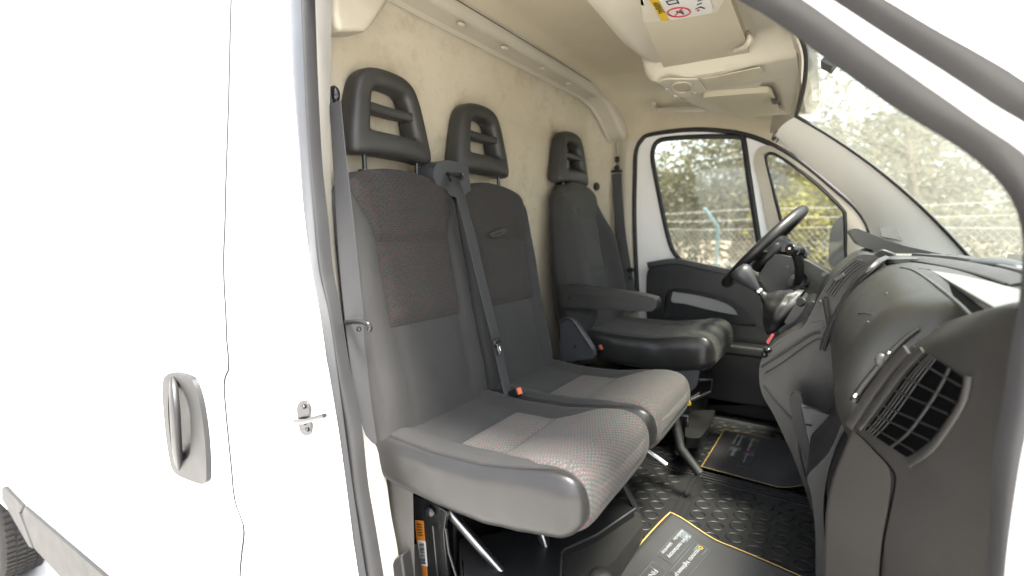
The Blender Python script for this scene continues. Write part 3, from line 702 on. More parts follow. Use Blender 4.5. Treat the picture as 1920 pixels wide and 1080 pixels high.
# inner door card: upper rail, recess with the silver insert, lower panel
X1 = -.885
co = [(1214, 640), (1211, 560), (1212, 515), (1217, 500), (1232, 491), (1262, 489), (1300, 495), (1360, 508), (1440, 524), (1480, 535), (1500, 680), (1480, 760), (1300, 760)]
ch = [(1246, 590), (1247, 560), (1254, 546), (1272, 541), (1320, 548), (1370, 562), (1396, 578), (1410, 600), (1412, 612), (1330, 606), (1262, 598)]
CO = rounded([at(*q, x=X1) for q in co], .03, 4); CH = spline([at(*q, x=X1) for q in ch], 4, True)
card = part(MB().plate(CO, [CH], (1, 0, 0), .05), 'door_card', M['black'], door, bevel=.014, segs=4)
part(MB().plate([at(*q, x=-.925) for q in [(1225, 510), (1225, 640), (1440, 640), (1440, 560), (1380, 525)]], th=.02), 'pocket_back', M['black'], door)
part(MB().plate(spline([at(*q, x=-.900) for q in [(1260, 566), (1261, 551), (1266, 548), (1310, 555), (1350, 565), (1372, 576), (1382, 589), (1378, 590), (1330, 581), (1285, 570)]], 4, True), th=.02), 'pull_insert', M['silver'], door, bevel=.005)
part(MB().tube(spline([at(*q, x=-.885) for q in [(1215, 497), (1262, 490), (1300, 496), (1360, 509), (1440, 525)]], 5), 1, 12, flat=(.03, .03), up=(0, 0, 1)), 'window_ledge', M['greyp'], door)
# lower door pocket steps and side sill
part(MB().box((-.83, .72, .335), (.10, .75, .05)), 'door_pocket', M['black'], door, bevel=.015)
part(MB().box((-.86, .72, .20), (.08, .75, .26)), 'pocket_face', M['black'], door, bevel=.012)
# outside mirror seen through the quarter window
part(MB().plate(rounded([at(*q, x=-1.12) for q in [(1556, 432), (1572, 406), (1592, 404), (1600, 470), (1590, 505), (1552, 500)]], .05, 4), th=.06), 'door_mirror', M['greyp'], door, bevel=.02)

# far pillar with the driver's belt
rows = []
for z in [1.37-i*.05 for i in range(30)]:
    yse = interp([(-.1, .10), (.3, .10), (.64, .052), (.9, .035), (1.29, .03), (1.37, .06)], z)
    rows.append([V(-.955, yse-.008, z), V(-.935, yse-.022, z), V(-.925, yse-.05, z), V(-.925, -.02, z), V(-.935, -.06, z), V(-.965, -.085, z), V(-1.0, -.09, z)])
dp = part(MB().grid(rows), 'driver_door_pillar', M['trim'])
mb = MB(); mb.box(at(1157, 299, x=-.918), (.012, .022, .028))
part(mb, 'pillar_slot', M['ink'], dp, bevel=.003)
# ------------------------------------------------------------------ seats
def se(t, e):
    return math.copysign(abs(t)**e, t)
def seat_surface(rows, info, name, mats, parent):
    """rows: list of closed loops; info(p, j, k) -> (uv, pat, vin, sea)"""
    n = len(rows[0]); mb = MB(); mb.grid(rows, closed=True, cap=True)
    uv, pa, vi, sea = [], [], [], []
    for j, r in enumerate(rows):
        for k, p in enumerate(r):
            a = info(p, j, k); uv.append(a[0]); pa.append(a[1]); vi.append(a[2]); sea.append(a[3])
    # press the seams in
    nr = []
    for j, r in enumerate(rows):
        for k, p in enumerate(r):
            du = r[(k+1) % n]-r[k-1]; dv = rows[min(j+1, len(rows)-1)][k]-rows[max(j-1, 0)][k]
            x = du.cross(dv); nr.append(x.normalized() if x.length > 1e-9 else V(0, 0, 0))
    c = sum(mb.v, V(0, 0, 0))/len(mb.v)
    sg = 1 if sum(nr[i].dot(mb.v[i]-c) for i in range(len(nr))) > 0 else -1
    for i in range(len(nr)):
        jr = i//n; fade = sm(0, 9, len(rows)-1-jr)*sm(0, 2, jr)
        d = min(abs(pa[i]), abs(sea[i])); d2 = abs(vi[i])
        q = -.0055*math.exp(-(d/.009)**2)-.0022*math.exp(-(d2/.007)**2)
        if pa[i] > 0: q += .004*sm(0, .04, min(d, .04))
        q += .0022*noise.noise(mb.v[i]*9)+.0012*noise.noise(mb.v[i]*23)
        mb.v[i] = mb.v[i]+nr[i]*sg*q*fade
    mb.uv = uv; mb.a = {'pat': pa, 'vin': vi, 'sea': sea}
    return part(mb, name, mats, parent, angle=0)
YF = [(.30, .095), (.38, .078), (.45, .058), (.55, .032), (.65, .008), (.86, -.028), (1.0, -.050), (1.1, -.066)]
def backrest(name, parent, mat, xc, z0, z1, hw, top_in=0, dy=0, th=.105, bol=.016, pw=.14, zsp=.86, zlow=.645, zoff=0, rtop=.085, tilt=0, sidev=False):
    H = z1-z0; rows = []; n = 96; ss = []
    for j in range(70):
        t = j/69; ss.append(t if t < .8 else .8+.2*math.sin((t-.8)/.2*math.pi/2))
    for s in ss:
        z = z0+H*s; d = H*(1-s); w = hw-top_in*sm(.35, 1, s)
        if d < rtop: w = w-rtop+math.sqrt(max(0, rtop*rtop-(rtop-d)**2))*.999
        t2 = th*(1-.28*s); e = 1
        if d < .05: e = math.sqrt(max(.0004, 1-((.05-d)/.05)**2))
        yf = interp(YF, z-zoff)+dy; yc = yf-t2/2; r = []
        for k in range(n):
            a = 2*math.pi*k/n; cx, cy = se(math.cos(a), .42), se(math.sin(a), .42)
            x = xc+w*cx; y = yc+t2/2*e*cy
            if cy > 0:
                u = abs(cx)
                y += bol*sm(.55, .85, u)*(1-sm(.93, 1.0, u)*.9)*sm(0, .2, s)*(1-sm(.60, .92, s))*cy
                y += .010*(1-u*u)*cy*(1-sm(.8, 1, s))*math.sin(min(1, s*1.6)*math.pi)
            r.append(V(x, y, z+.02*(1-cx*cx)*sm(.85, 1, s)))
        rows.append(r)
    def info(p, j, k):
        front = p.y > (interp(YF, p.z-zoff)+dy-th*.45)
        dx = p.x-xc; z = p.z-zoff; adx = abs(dx)
        w = pw if z < zsp else lerp(pw, hw*.90, sm(zsp, zsp+.15, z))
        pat = min(w-adx, (z-zlow)) if front else -.05
        se_ = abs(z-zsp) if (front and adx < w) else .05
        if front and z < zlow: se_ = min(se_, abs(adx-(pw-.01-.05*(zlow-z))))
        if not front: pat = -.05
        vin = -.05
        if sidev: vin = min((.5*th-(p.y-(interp(YF, p.z-zoff)+dy-th)))+.0, .05) if not front else -.03
        return ((p.x, z*1.03), pat, vin, se_)
    return seat_surface(rows, info, name, mat, parent)
ZT = [(-.05, .402), (.0, .400), (.08, .395), (.2, .388), (.33, .393), (.42, .408), (.50, .424), (.60, .432)]
ZB = [(-.05, .29), (.1, .270), (.22, .256), (.34, .252), (.43, .262), (.50, .285), (.60, .32)]
def cushion(name, parent, mat, xc, hw, y0=-.03, y1=.578, zoff=0, bol=.019, wr=.125, wf=.185, seam_y=.345, back_y=.22, ysh=0):
    rows = []; n = 110; L = y1-y0
    for j in range(90):
        s = j/89; s = s if s < .75 else .75+.25*math.sin((s-.75)/.25*math.pi/2)
        y = y0+L*s; nose = .085; d = y1-y; e = 1; w = hw; yq = y-ysh
        if d < nose: e = max(.02, 1-((nose-d)/nose)**3.0)**(1/3.0)
        if d < .05: w = hw-.05+math.sqrt(max(0, .05**2-(.05-d)**2))*.98
        if y-y0 < .03: w *= .97
        zt, zb = interp(ZT, yq)+zoff, interp(ZB, yq)+zoff; zc = (zt+zb)/2-.012*sm(.4, .58, yq); h = (zt-zb)/2; r = []
        for k in range(n):
            a = 2*math.pi*k/n; cx, cz = se(math.cos(a), .36), se(math.sin(a), .36)
            x = xc+w*cx; u = abs(cx); z = zc+h*e*cz
            if cz > 0:
                z += cz*e*(bol*sm(.55, .86, u)*(1-.55*sm(.92, 1, u))+.012*(1-u*u)*sm(.36, .5, yq))
            if u > .9: x += math.copysign(.006*(1-cz*cz), cx)
            r.append(V(x, y, z))
        rows.append(r)
    def info(p, j, k):
        yq = p.y-ysh; dx = abs(p.x-xc); zt = interp(ZT, yq)+zoff; w = interp([(.2, wr), (.335, wr), (.46, wf), (.6, wf)], yq)
        low = p.z < zt-.075 and yq < .40
        v = yq if yq < .52 else .52+(yq-.52)*.6+(zt-p.z)
        pat = min(w-dx, yq-back_y)
        sea = abs(yq-seam_y-.25*abs(dx-.0)*0) if (dx < w and not low) else .05
        vin = min(dx-wf, zt+.003-p.z) if dx > .1 else -.05
        return ((p.x, v), pat, vin, sea)
    return seat_surface(rows, info, name, mat, parent)
def headrest(parent, xc, z0, yf, post_to, sc_=1.0):
    half = [(0, .243), (.04, .241), (.075, .233), (.102, .212), (.120, .175), (.134, .12), (.150, .045), (.153, .018), (.147, .004), (.125, .0), (.08, .004), (.0, .008)]
    o = half[:-1]+[(-a, b) for a, b in reversed(half[1:-1])]
    P2 = lambda q: [V(xc+a*sc_, yf, z0+b*sc_) for a, b in q]
    out = spline([V(xc-a*sc_, yf, z0+b*sc_) for a, b in o], 3, True)
    hole = spline(P2([(0, .190), (.045, .186), (.062, .172), (.070, .145), (.080, .095), (.082, .080), (.070, .072), (0, .070), (-.070, .072), (-.082, .080), (-.080, .095), (-.070, .145), (-.062, .172), (-.045, .186)]), 3, True)
    # rounded foam ring between the outer outline and the hole
    n = 96; OO = resample(out, n, True); HH = resample(hole, n, True)
    OO = OO if (OO[n//4].x-OO[0].x)*(HH[n//4].x-HH[0].x) > 0 else [OO[-k % n] for k in range(n)]
    rows = []
    for A_, B_ in zip(OO, HH):
        mid = (A_+B_)/2; hv = (A_-B_)/2; t = (mid.z-z0)/.24; hd = .044-.012*t; ring = []
        for k in range(24):
            an = 2*math.pi*k/24; c_, q_ = se(math.cos(an), .62), se(math.sin(an), .62)
            ring.append(mid+hv*c_+V(0, q_*hd-.042-.022*t-.016*((mid.x-xc)/.15)**2, 0))
        rows.append(ring)
    rows.append(rows[0])
    o = part(MB().grid(rows, closed=True), 'headrest', M['hr'], parent, angle=0)
    bar = MB(); bar.tube(spline([V(xc+a*sc_, yf-.052-.006*(1-(a/.08)**2), z0+.132*sc_) for a in (-.082, -.04, 0, .04, .082)], 4), 1, 14, flat=(.045, .026), up=(0, 0, 1))
    part(bar, 'headrest_bar', M['hr'], parent, angle=60)
    for s in (-1, 1):
        q = MB(); q.tube([V(xc+s*.100*sc_, yf-.040, z0+.03), V(xc+s*.100*sc_, yf-.036, post_to-.01)], .0065, 12)
        part(q, 'headrest_post', M['gloss'], parent)
        q = MB().lathe([(.006, .016), (.017, .016), (.020, .010), (.020, 0)], V(xc+s*.100*sc_, yf-.036, post_to-.004), (0, 0, 1), 18)
        part(q, 'post_sleeve', M['black'], parent)
XN, XM, XDV = .685, .250, -.464
bench = empty('passenger_bench', van, (.47, .2, 0))
bench['label'] = 'two-place passenger bench with red-flecked dark cloth inserts'
for xc in (XN, XM):
    backrest('backrest', bench, M['cloth'], xc, .34, 1.035, .2165)
    cushion('seat_cushion', bench, M['clothlit'], xc, .2165)
    headrest(bench, xc-.012, 1.083, -.085, 1.035)
drv = empty('driver_seat', van, (XDV, .2, 0))
drv['label'] = 'single driver seat with black side bolsters and fold-down armrest'
backrest('backrest', drv, M['clothdrv'], XDV, .42, 1.10, .235, .050, .005, .150, .075, .115, .90, .66, .05, .10, sidev=True)
cushion('seat_cushion', drv, M['clothdrv'], XDV, .228, .04, .592, .068, .020, .12, .198, .39, .27, .035)
headrest(drv, XDV, 1.105, -.072, 1.085)
# armrest on the driver's inner side
part(MB().plate(rounded([at(*q, x=-.185) for q in [(1049, 537), (1062, 533), (1196, 551), (1229, 559), (1232, 573), (1224, 584), (1196, 584), (1056, 577), (1049, 570)]], .02, 4), th=.065), 'armrest', M['arm'], drv, bevel=.014, segs=4)
mb = MB().plate(rounded([at(*q, x=-.182) for q in [(1053, 552), (1195, 566), (1188, 580), (1060, 575), (1053, 570)]], .008), th=.01)
part(mb, 'armrest_cover', M['arm'], drv, bevel=.002)
part(MB().lathe([(0, .004), (.008, .004), (.011, 0)], at(1069, 557, x=-.183), (1, 0, 0), 16), 'armrest_bolt', M['ink'], drv)
part(MB().plate(rounded([at(*q, x=-.235) for q in [(1276, 696), (1312, 694), (1306, 726), (1288, 738), (1240, 742), (1230, 700)]], .012), th=.40), 'seat_base', M['greyp'], drv, bevel=.012)
part(MB().box((XDV, .27, .20), (.40, .46, .22)), 'seat_pedestal', M['black'], drv, bevel=.02)
mb = MB()
mb.tube([at(1310, 712, x=-.25), at(1335, 712, x=-.25), at(1332, 735, x=-.25), at(1268, 764, x=-.16)], .006, 8); mb.tube([at(1255, 775, x=-.14), at(1290, 781, x=-.14), at(1288, 800, x=-.14)], .007, 8)
mb.tube([at(1262, 778, x=-.16), at(1312, 736, x=-.24)], .0045, 8)
part(mb, 'slide_rail', M['gloss'], drv)
part(MB().tube([at(1262, 766, x=-.155), at(1310, 738, x=-.235)], .0035, 8), 'slide_lever', M['chrome'], drv)
part(MB().plate(rounded([at(*q, x=-.12) for q in [(1280, 752), (1292, 749), (1296, 760), (1276, 762)]], .004), th=.006), 'yellow_tag', M['yellow'], drv)
part(MB().plate(rounded([at(*q, z=.17) for q in [(1286, 770), (1342, 768), (1330, 800), (1312, 822), (1284, 820)]], .02), nrm=(.3, .2, .9), th=.05), 'floor_console', M['black'], drv, bevel=.010)
# slate bracket at the inner end of the bench
part(MB().plate(rounded([at(*q, x=-.035) for q in [(1050, 640), (1052, 602), (1062, 596), (1076, 601), (1094, 628), (1112, 655), (1116, 672), (1050, 680)]], .015), th=.03), 'end_bracket', M['greyp'], bench, bevel=.006)
part(MB().tube(spline([at(*q, x=-.032) for q in [(1053, 603), (1063, 597), (1076, 602), (1094, 629), (1111, 654)]], 4), .006, 8), 'bracket_edge', M['handle'], bench)
part(MB().lathe([(0, .003), (.006, .003), (.008, 0)], at(1078, 649, x=-.034), (1, 0, 0), 12), 'bracket_bolt', M['ink'], bench)
def buckle(a, b, parent, x):
    B = empty('belt_buckle', parent)
    return a
def buckle_mesh(p, d, parent):
    d = d.normalized(); Rm = d.to_track_quat('Z', 'X').to_euler()
    o = part(MB().box(p, (.026, .020, .05), Rm), 'belt_buckle', M['black'], parent, bevel=.005)
    part(MB().box(p+d*.0235+Rm.to_matrix() @ V(0, .0, 0), (.021, .015, .008), Rm), 'release_button', M['orange'], parent, bevel=.002)
buckle_mesh(at(966, 737, y=.17), V(.3, .75, .45), bench); buckle_mesh(at(1120, 655, y=.13), V(.3, .75, .5), bench)
# belt guide between the two backrests
bg_ = [(812, 332), (814, 313), (822, 304), (838, 300), (864, 305), (878, 314), (884, 362), (860, 372), (828, 362)]
part(MB().plate(rounded([at(*q, y=-.055) for q in bg_], .008, 4), nrm=(0, 1, 0), th=.060), 'belt_guide', M['greyp'], bench, bevel=.006, segs=4)
part(MB().plate(rounded([at(*q, y=-.052) for q in [(838, 322), (866, 324), (870, 338), (846, 342)]], .008), nrm=(0, 1, 0), th=.01), 'guide_slot', M['ink'], bench, bevel=.002)
part(MB().tube(spline([at(*q, y=-.046) for q in [(838, 324), (850, 331), (866, 333), (868, 325)]], 4), .004, 8), 'guide_ring', M['gloss'], bench)
# pull loop on the middle backrest
part(MB().tube(spline([at(918, 440, y=-.02), at(930, 436, y=-.008), at(945, 431, y=-.004), at(948, 434, y=-.006), at(936, 440, y=-.008), at(922, 443, y=-.02)], 5), 1, 8, flat=(.008, .003), up=(0, 1, 0)), 'pull_loop', M['belt'], bench)

# ------------------------------------------------------------------ seat belts
def belt(name, pts, width, nrm, label):
    b = empty(name, van, pts[0]); b['label'] = label
    p = spline(pts, 8); w = resample(p, 40)
    if isinstance(nrm, list): n0, n1 = Vector(nrm[0]), Vector(nrm[1]); nrm = lambda i: n0.lerp(n1, sm(0, 26, i))
    part(MB().tube(w, 1, 16, flat=(width, .0022), up=nrm), 'webbing', M['belt'], b, angle=60); return b
b1 = belt('seat_belt', [at(628, 192, x=.902), at(637, 300, x=.904), at(648, 430, x=.906), at(662, 570, x=.908), at(675, 680, x=.910), at(691, 800, x=.912), at(704, 900, x=.914)], .046, [(.98, -.05, 0), (.62, .78, 0)], 'belt hanging down the pillar beside the outer passenger place')
mb = MB(); mb.ell(at(626, 178, x=.875), (.012, .018, .022), 12); mb.tube([at(618, 168, x=.885), at(622, 205, x=.88)], .008, 10); mb.ell(at(627, 205, x=.872), (.012, .018, .007), 10)
part(mb, 'upper_anchor', M['gloss'], b1)
mb = MB(); mb.tube(spline([at(648, 605, x=.925), at(668, 603, x=.922), at(686, 605, x=.918), at(694, 613, x=.915), at(692, 620, x=.915)], 5), .0055, 10); mb.ell(at(673, 617, x=.92), (.005, .007, .006), 8)
part(mb, 'belt_loop', M['gloss'], b1)
b2 = belt('seat_belt', [at(852, 332, y=-.040), at(862, 362, y=-.012), at(880, 430, y=.016), at(902, 520, y=.042), at(924, 610, y=.066), at(938, 672, y=.088), at(949, 722, y=.118), at(953, 740, y=.13)], .037, (.15, 1, .15), 'belt running diagonally over the gap between the bench backrests')
p = at(931, 640, y=.082); d = (at(940, 672, y=.092)-at(924, 610, y=.066)).normalized()
Rm = d.to_track_quat('Z', 'Y').to_euler()
part(MB().box(p, (.052, .012, .018), Rm), 'tongue_body', M['black'], b2, bevel=.005)
mb = MB(); Q = d.to_track_quat('Z', 'Y').to_matrix()
oo = [p+Q @ V(a, .004, c) for a, c in [(-.013, .008), (.012, .008), (.010, .040), (-.010, .040)]]; hh = [p+Q @ V(a, .004, c) for a, c in [(-.006, .018), (.006, .018), (.005, .032), (-.005, .032)]]
nr = (Q @ V(0, 1, 0)); mb.plate(oo, [hh], nr if nr.y > 0 else -nr, .002)
part(mb, 'tongue_plate', M['chrome'], b2)
b3 = belt('seat_belt', [at(1156, 326, x=-.905), at(1159, 380, x=-.90), at(1166, 450, x=-.895), at(1180, 530, x=-.885), at(1192, 585, x=-.875)], .05, (1, .3, .2), 'belt on the far pillar behind the driver door')
mb = MB(); mb.lathe([(0, .014), (.010, .014), (.014, .010), (.014, 0)], at(1157, 315, x=-.912), (1, 0, .1), 16); mb.box(at(1156, 321, x=-.912), (.012, .062, .014))
part(mb, 'upper_anchor', M['black'], b3, bevel=.003)
part(MB().box(at(1183, 506, x=-.875), (.012, .03, .02)).box(at(1181, 520, x=-.872), (.003, .012, .02)), 'tongue_body', M['black'], b3, bevel=.003)
# ------------------------------------------------------------------ floor of the cab and what lies on it
fl = MB().grid([[V(x, y, -.012) for x in (-1.0, -.5, 0, .5, .97)] for y in (-.2, .2, .6, 1.0, 1.6)])
fl.grid([[V(x, 1.52, z) for x in (-1.0, 0, .97)] for z in (-.012, .4, .80)])
part(fl, 'cab_floor', M['black'])
part(MB().box((.935, .55, -.04), (.07, 1.1, .10)), 'door_sill', M['black'], bevel=.015)
part(MB().box((-.93, .55, .04), (.09, 1.2, .12)), 'door_sill', M['black'], bevel=.02)
sf = MB().box((.0, .02, .12), (1.50, .26, .26)); part(sf, 'under_seat_shade', M['black'], bevel=.01)  # black box added to put shade under the seats
# frame of the bench
mb = MB(); mb.plate([at(*q, x=.83) for q in [(768, 925), (815, 945), (838, 960), (832, 1000), (842, 1100), (795, 1120), (782, 1010)]], th=.012)
fr = part(mb, 'seat_frame', M['gloss'], bench, bevel=.003)
mb = MB(); mb.tube([at(836, 990, x=.825), at(842, 1035, x=.825), at(862, 1100, x=.83)], .004, 8); mb.tube([at(812, 985, x=.84), at(823, 1100, x=.84)], .003, 8); mb.ell(at(806, 960, x=.838), (.008, .016, .014), 8)
part(mb, 'frame_cable', M['gloss'], bench)
part(MB().plate([at(*q, x=.8335) for q in [(778, 975), (794, 977), (803, 1100), (788, 1100)]], th=.001), 'frame_label', M['amber'], bench, smooth=False)
part(MB().plate([at(*q, x=.8350) for q in [(783, 1013), (797.5, 1015), (801.5, 1062), (787.5, 1060)]], th=.001), 'barcode_sheet', M['whitel'], bench, smooth=False)
mb = MB(); random.seed(3); y = 1017.5
while y < 1057:
    h = random.choice((.7, 1.1, 1.8)); sx_ = (y-1013)/47*3.8
    mb.add([at(785.5+sx_, y, x=.8356), at(794.5+sx_, y+.9, x=.8356), at(794.5+sx_, y+h+.9, x=.8356), at(785.5+sx_, y+h, x=.8356)], [(0, 1, 2, 3)]); y += h+random.choice((.7, 1.0, 1.3))
for i in range(5):
    yy = 982+i*5; mb.add([at(781+i*.4, yy, x=.8350), at(791+i*.4, yy+1, x=.8350), at(791+i*.4, yy+2.6, x=.8350), at(781+i*.4, yy+1.8, x=.8350)], [(0, 1, 2, 3)])
part(mb, 'barcode_print', M['ink'], bench, smooth=False, fix=False)
part(MB().tube([at(838, 950, x=.80), at(850, 968, x=.80), at(965, 1100, x=.80)], .0125, 14), 'support_bar', M['gloss'], bench)
part(MB().tube([at(838, 950, x=.806), at(850, 967, x=.806), at(962, 1097, x=.806)], .0065, 10), 'bar_highlight', M['metal'], bench)  # pale strip laid along the bar as its painted highlight
part(MB().tube([at(1008, 975, x=.66), at(1050, 1110, x=.66)], .016, 14), 'support_bar', M['gloss'], bench)
part(MB().tube([at(1010, 980, x=.672), at(1047, 1100, x=.672)], .006, 10), 'bar_highlight', M['metal'], bench)  # highlight of the second bar, modelled as a pale strip
part(MB().tube([at(1192, 828, x=.22), at(1250, 872, x=.22)], .009, 10), 'support_bar', M['metal'], bench)
mb = MB(); mb.tube([at(1165, 900, x=.36), at(1195, 960, x=.36)], .010, 8); mb2 = MB()
mb2.tube([at(1268, 800, x=.02), at(1276, 840, x=.04), at(1312, 888, x=.06)], .016, 10); mb2.tube([at(1262, 770, x=.0), at(1275, 820, x=.02), at(1270, 850, x=.02)], .014, 10)
part(mb, 'frame_leg', M['ink'], bench)
part(mb2, 'frame_leg', M['ink'], bench)
part(MB().box((.08, .22, .262), (1.42, .34, .03)), 'seat_pan', M['gloss'], bench, bevel=.005)
# moulded cover between bench and floor
cz = .105
q = [(860, 1010), (1030, 985), (1100, 960), (1150, 932), (1192, 955), (1122, 1001), (1052, 1034), (1050, 1090), (870, 1100)]
part(MB().plate(rounded([at(*k, z=cz) for k in q], .01), nrm=(0, 0, 1), th=.10), 'battery_cover', M['black'], bevel=.008)
part(MB().tube([at(1051, 1100, z=cz+.001), at(1053, 1036, z=cz+.001), at(1058, 1030, z=cz+.001), at(1119, 1003, z=cz+.001), at(1192, 953, z=cz+.001)], .0025, 8), 'cover_edge', M['metal'])
q = [(1054, 1037), (1122, 1004), (1193, 957), (1200, 963), (1206, 984), (1166, 1034), (1122, 1084), (1056, 1120)]
part(MB().plate(rounded([at(*k, z=.085) for k in q], .01), nrm=(0, 0, 1), th=.09), 'floor_cover', M['arm'], bevel=.014, segs=4)
part(MB().ell(at(1128, 1084, z=.09), (.03, .03, .02), 12), 'cover_boss', M['arm'])

# rubber mat with ring studs (lies on the floor)
mat_ = MB(); 
mat_.box((.02, .66, -.006), (1.56, .88, .012))
def rib(pts, r=.006): mat_.tube([V(x, y, .002) for x, y in pts], r, 6)
pan = [(-.12, .42, .30, .56), (-.10, .44, .60, 1.08), (-.74, -.16, .30, 1.08), (.50, .80, .62, 1.08)]
rings = MB()
for (xa, xb, ya, yb_) in pan:
    rib([(xa, ya), (xb, ya), (xb, yb_), (xa, yb_), (xa, ya)], .004)
    rib([(xa-.02, ya-.02), (xb+.02, ya-.02), (xb+.02, yb_+.02), (xa-.02, yb_+.02), (xa-.02, ya-.02)], .005)
    j = 0; y = ya+.03
    while y < yb_-.02:
        x = xa+.035+(.034 if j % 2 else 0)
        while x < xb-.02:
            rings.tube([V(x+.0225*math.cos(2*math.pi*k/16), y+.0225*math.sin(2*math.pi*k/16), .0008) for k in range(16)], .0026, 5, closed=True); x += .068
        y += .058; j += 1
mat_.add(rings.v, rings.f)
for k in range(4): mat_.ell((-.145+.0, .60+.022*k, .004), (.010, .006, .003), 6); mat_.ell((-.168, .61+.022*k, .004), (.008, .006, .003), 6)
fm = mat_.build('rubber_floor_mat', M['rubber'], angle=40)
tag(fm, 'black rubber mat with raised ring studs covering the cab floor', 'floor mat')

# paper foot mats with gold edges
M['paper'] = plastic('printed_black_paper', (.036, .0352, .0366), .38, (.042, .041, .042), 300, .05, spec=.5)
M['printw'] = plastic('pale_print', (.27, .275, .28), .5, (.25, .255, .26), gb=0)
M['gold'] = plastic('gold_edge', (.36, .235, .07), .4, (.41, .29, .105), gb=0)
M['greyprint'] = plastic('grey_print', (.11, .135, .15), .4, (.085, .10, .11), gb=0)
M['bluep'] = plastic('blue_print', (.045, .12, .25), .4, (.055, .14, .28), gb=0)
def paper(name, O, X, Y, w, h, curl, label, full):
    """O corner, X along the short printed edge, Y away from it"""
    X = X.normalized(); Y = (Y-X*Y.dot(X)).normalized(); root = empty(name, None, O); tag(root, label, 'paper mat', 'printed paper foot mats in the cab')
    def S(u, v, dz=0):
        return O+X*u+Y*v+V(0, 0, curl(u/w, v/h)+dz)
    n1, n2 = 36, 28
    mb = MB(); mb.grid([[S(w*i/n1, h*j/n2) for i in range(n1+1)] for j in range(n2+1)])
    top = mb.build('sheet', M['paper'], root, angle=0, fix=False)
    s_ = top.modifiers.new('th', 'SOLIDIFY'); s_.thickness = .0008
    mb = MB(); b = .0042
    def strip(a, bb, c, d, N_=30):
        mb.grid([[S(lerp(a[0], bb[0], i/N_), lerp(a[1], bb[1], i/N_), .0012), S(lerp(c[0], d[0], i/N_), lerp(c[1], d[1], i/N_), .0012)] for i in range(N_+1)])
    strip((0, 0), (w, 0), (b, b), (w-b, b)); strip((0, h), (w, h), (b, h-b), (w-b, h-b)); strip((0, 0), (0, h), (b, b), (b, h-b)); strip((w, 0), (w, h), (w-b, b), (w-b, h-b))
    mb.build('gold_border', M['gold'], root, angle=0, fix=False)
    def pan_(u0, v0, u1, v1, nm, mt):
        m2 = MB(); m2.grid([[S(lerp(u0, u1, i/8), lerp(v0, v1, j/4), .0014) for i in range(9)] for j in range(5)]); return m2.build(nm, mt, root, angle=0, fix=False)
    for t in full(S, pan_): pass
    def word(s, size, u, v, flip, mt=M['printw']):
        p = S(u, v, .0020); ux = (S(u+.01, v)-S(u, v)).normalized(); vy = (S(u, v+.01)-S(u, v)).normalized()
        return text('printed_words', s, size, p, ux*flip, vy*flip, mt, root, off=.0012, bold=.0001)
    return root, S, pan_, word
p0 = at(1256, 960, z=.052); p1 = at(1150, 1080, z=.012); p2 = at(1525, 1081, z=.012)
curl = lambda a, b: .006+.034*(1-sm(0, .34, b))*(1-sm(0, .75, a))+.008*math.sin(b*3.1)*(1-a)
r1, S1, pan1, word1 = paper('paper_foot_mat', V(p0.x, p0.y, .012), V(p1.x-p0.x, p1.y-p0.y, 0), V(p2.x-p0.x, p2.y-p0.y, 0), .50, .46, curl, 'black gold-edged paper mat nearest the open passenger door', lambda S, p: [])
p3 = at(1358, 808, z=.012); p4 = at(1315, 878, z=.012); p5 = at(1500, 912, z=.012)
curl2 = lambda a, b: .003+.05*sm(.55, 1, b)**2*sm(.45, 1, 1-a)*0+.055*sm(.6, 1, b)*sm(.55, 1, a)+.010*math.sin(a*5)*b
r2, S2, pan2, word2 = paper('paper_foot_mat', p3+V(0, 0, .006), p4-p3, p5-p4, .43, .40, curl2, 'black gold-edged paper mat in front of the driver seat', lambda S, p: [])
for (Sx, pan_, word, rt_, drv_) in ((S1, pan1, word1, r1, 0), (S2, pan2, word2, r2, 1)):
    k = .86 if drv_ else 1
    for (u0, u1, v, mt) in ((.045, .185, .075, 'greyprint'), (.060, .215, .125, 'greyprint'), (.215, .36, .078, 'greyprint'), (.235, .40, .128, 'bluep' if drv_ else 'greyprint')):
        u0 *= k; u1 *= k
        pan_(u0, v-.020, u1, v+.022, 'print_panel', M['paper'])
        pan_(u0+.002, v-.016, u0+.034, v+.020, 'print_block', M[mt])
        mbx = MB(); mbx.tube([Sx(lerp(u0, u1, t/6), v+.022, .002) for t in range(7)]+[Sx(lerp(u1, u0, t/6), v-.020, .002) for t in range(7)], .0005, 4, closed=True)
        mbx.build('print_outline', M['greyprint'], rt_)
    word('Serwis mechaniczny', .0150, .055*k, .078, 1); word('blacharsko', .0130, .050*k, .060, 1); word('lakierniczy', .0125, .120*k, .060, 1)
    word('O', .0165, .064*k, .119, 1, M['yellow']); word('otomoto', .0165, .080*k, .119, 1); word('highlease.pl', .0160, .146*k, .119, 1)
    word('FINANSE', .019, .235*k, .072, 1); word('ubezpieczenia', .0150, .262*k, .122, 1)
    pan_(.138*k, .117, .144*k, .135, 'print_mark', M['yellow'])
    if drv_: pan_(.205, .112, .222, .142, 'red_patch', M['redink']); pan_(.205, .330, .225, .340, 'white_mark', M['whitel'])

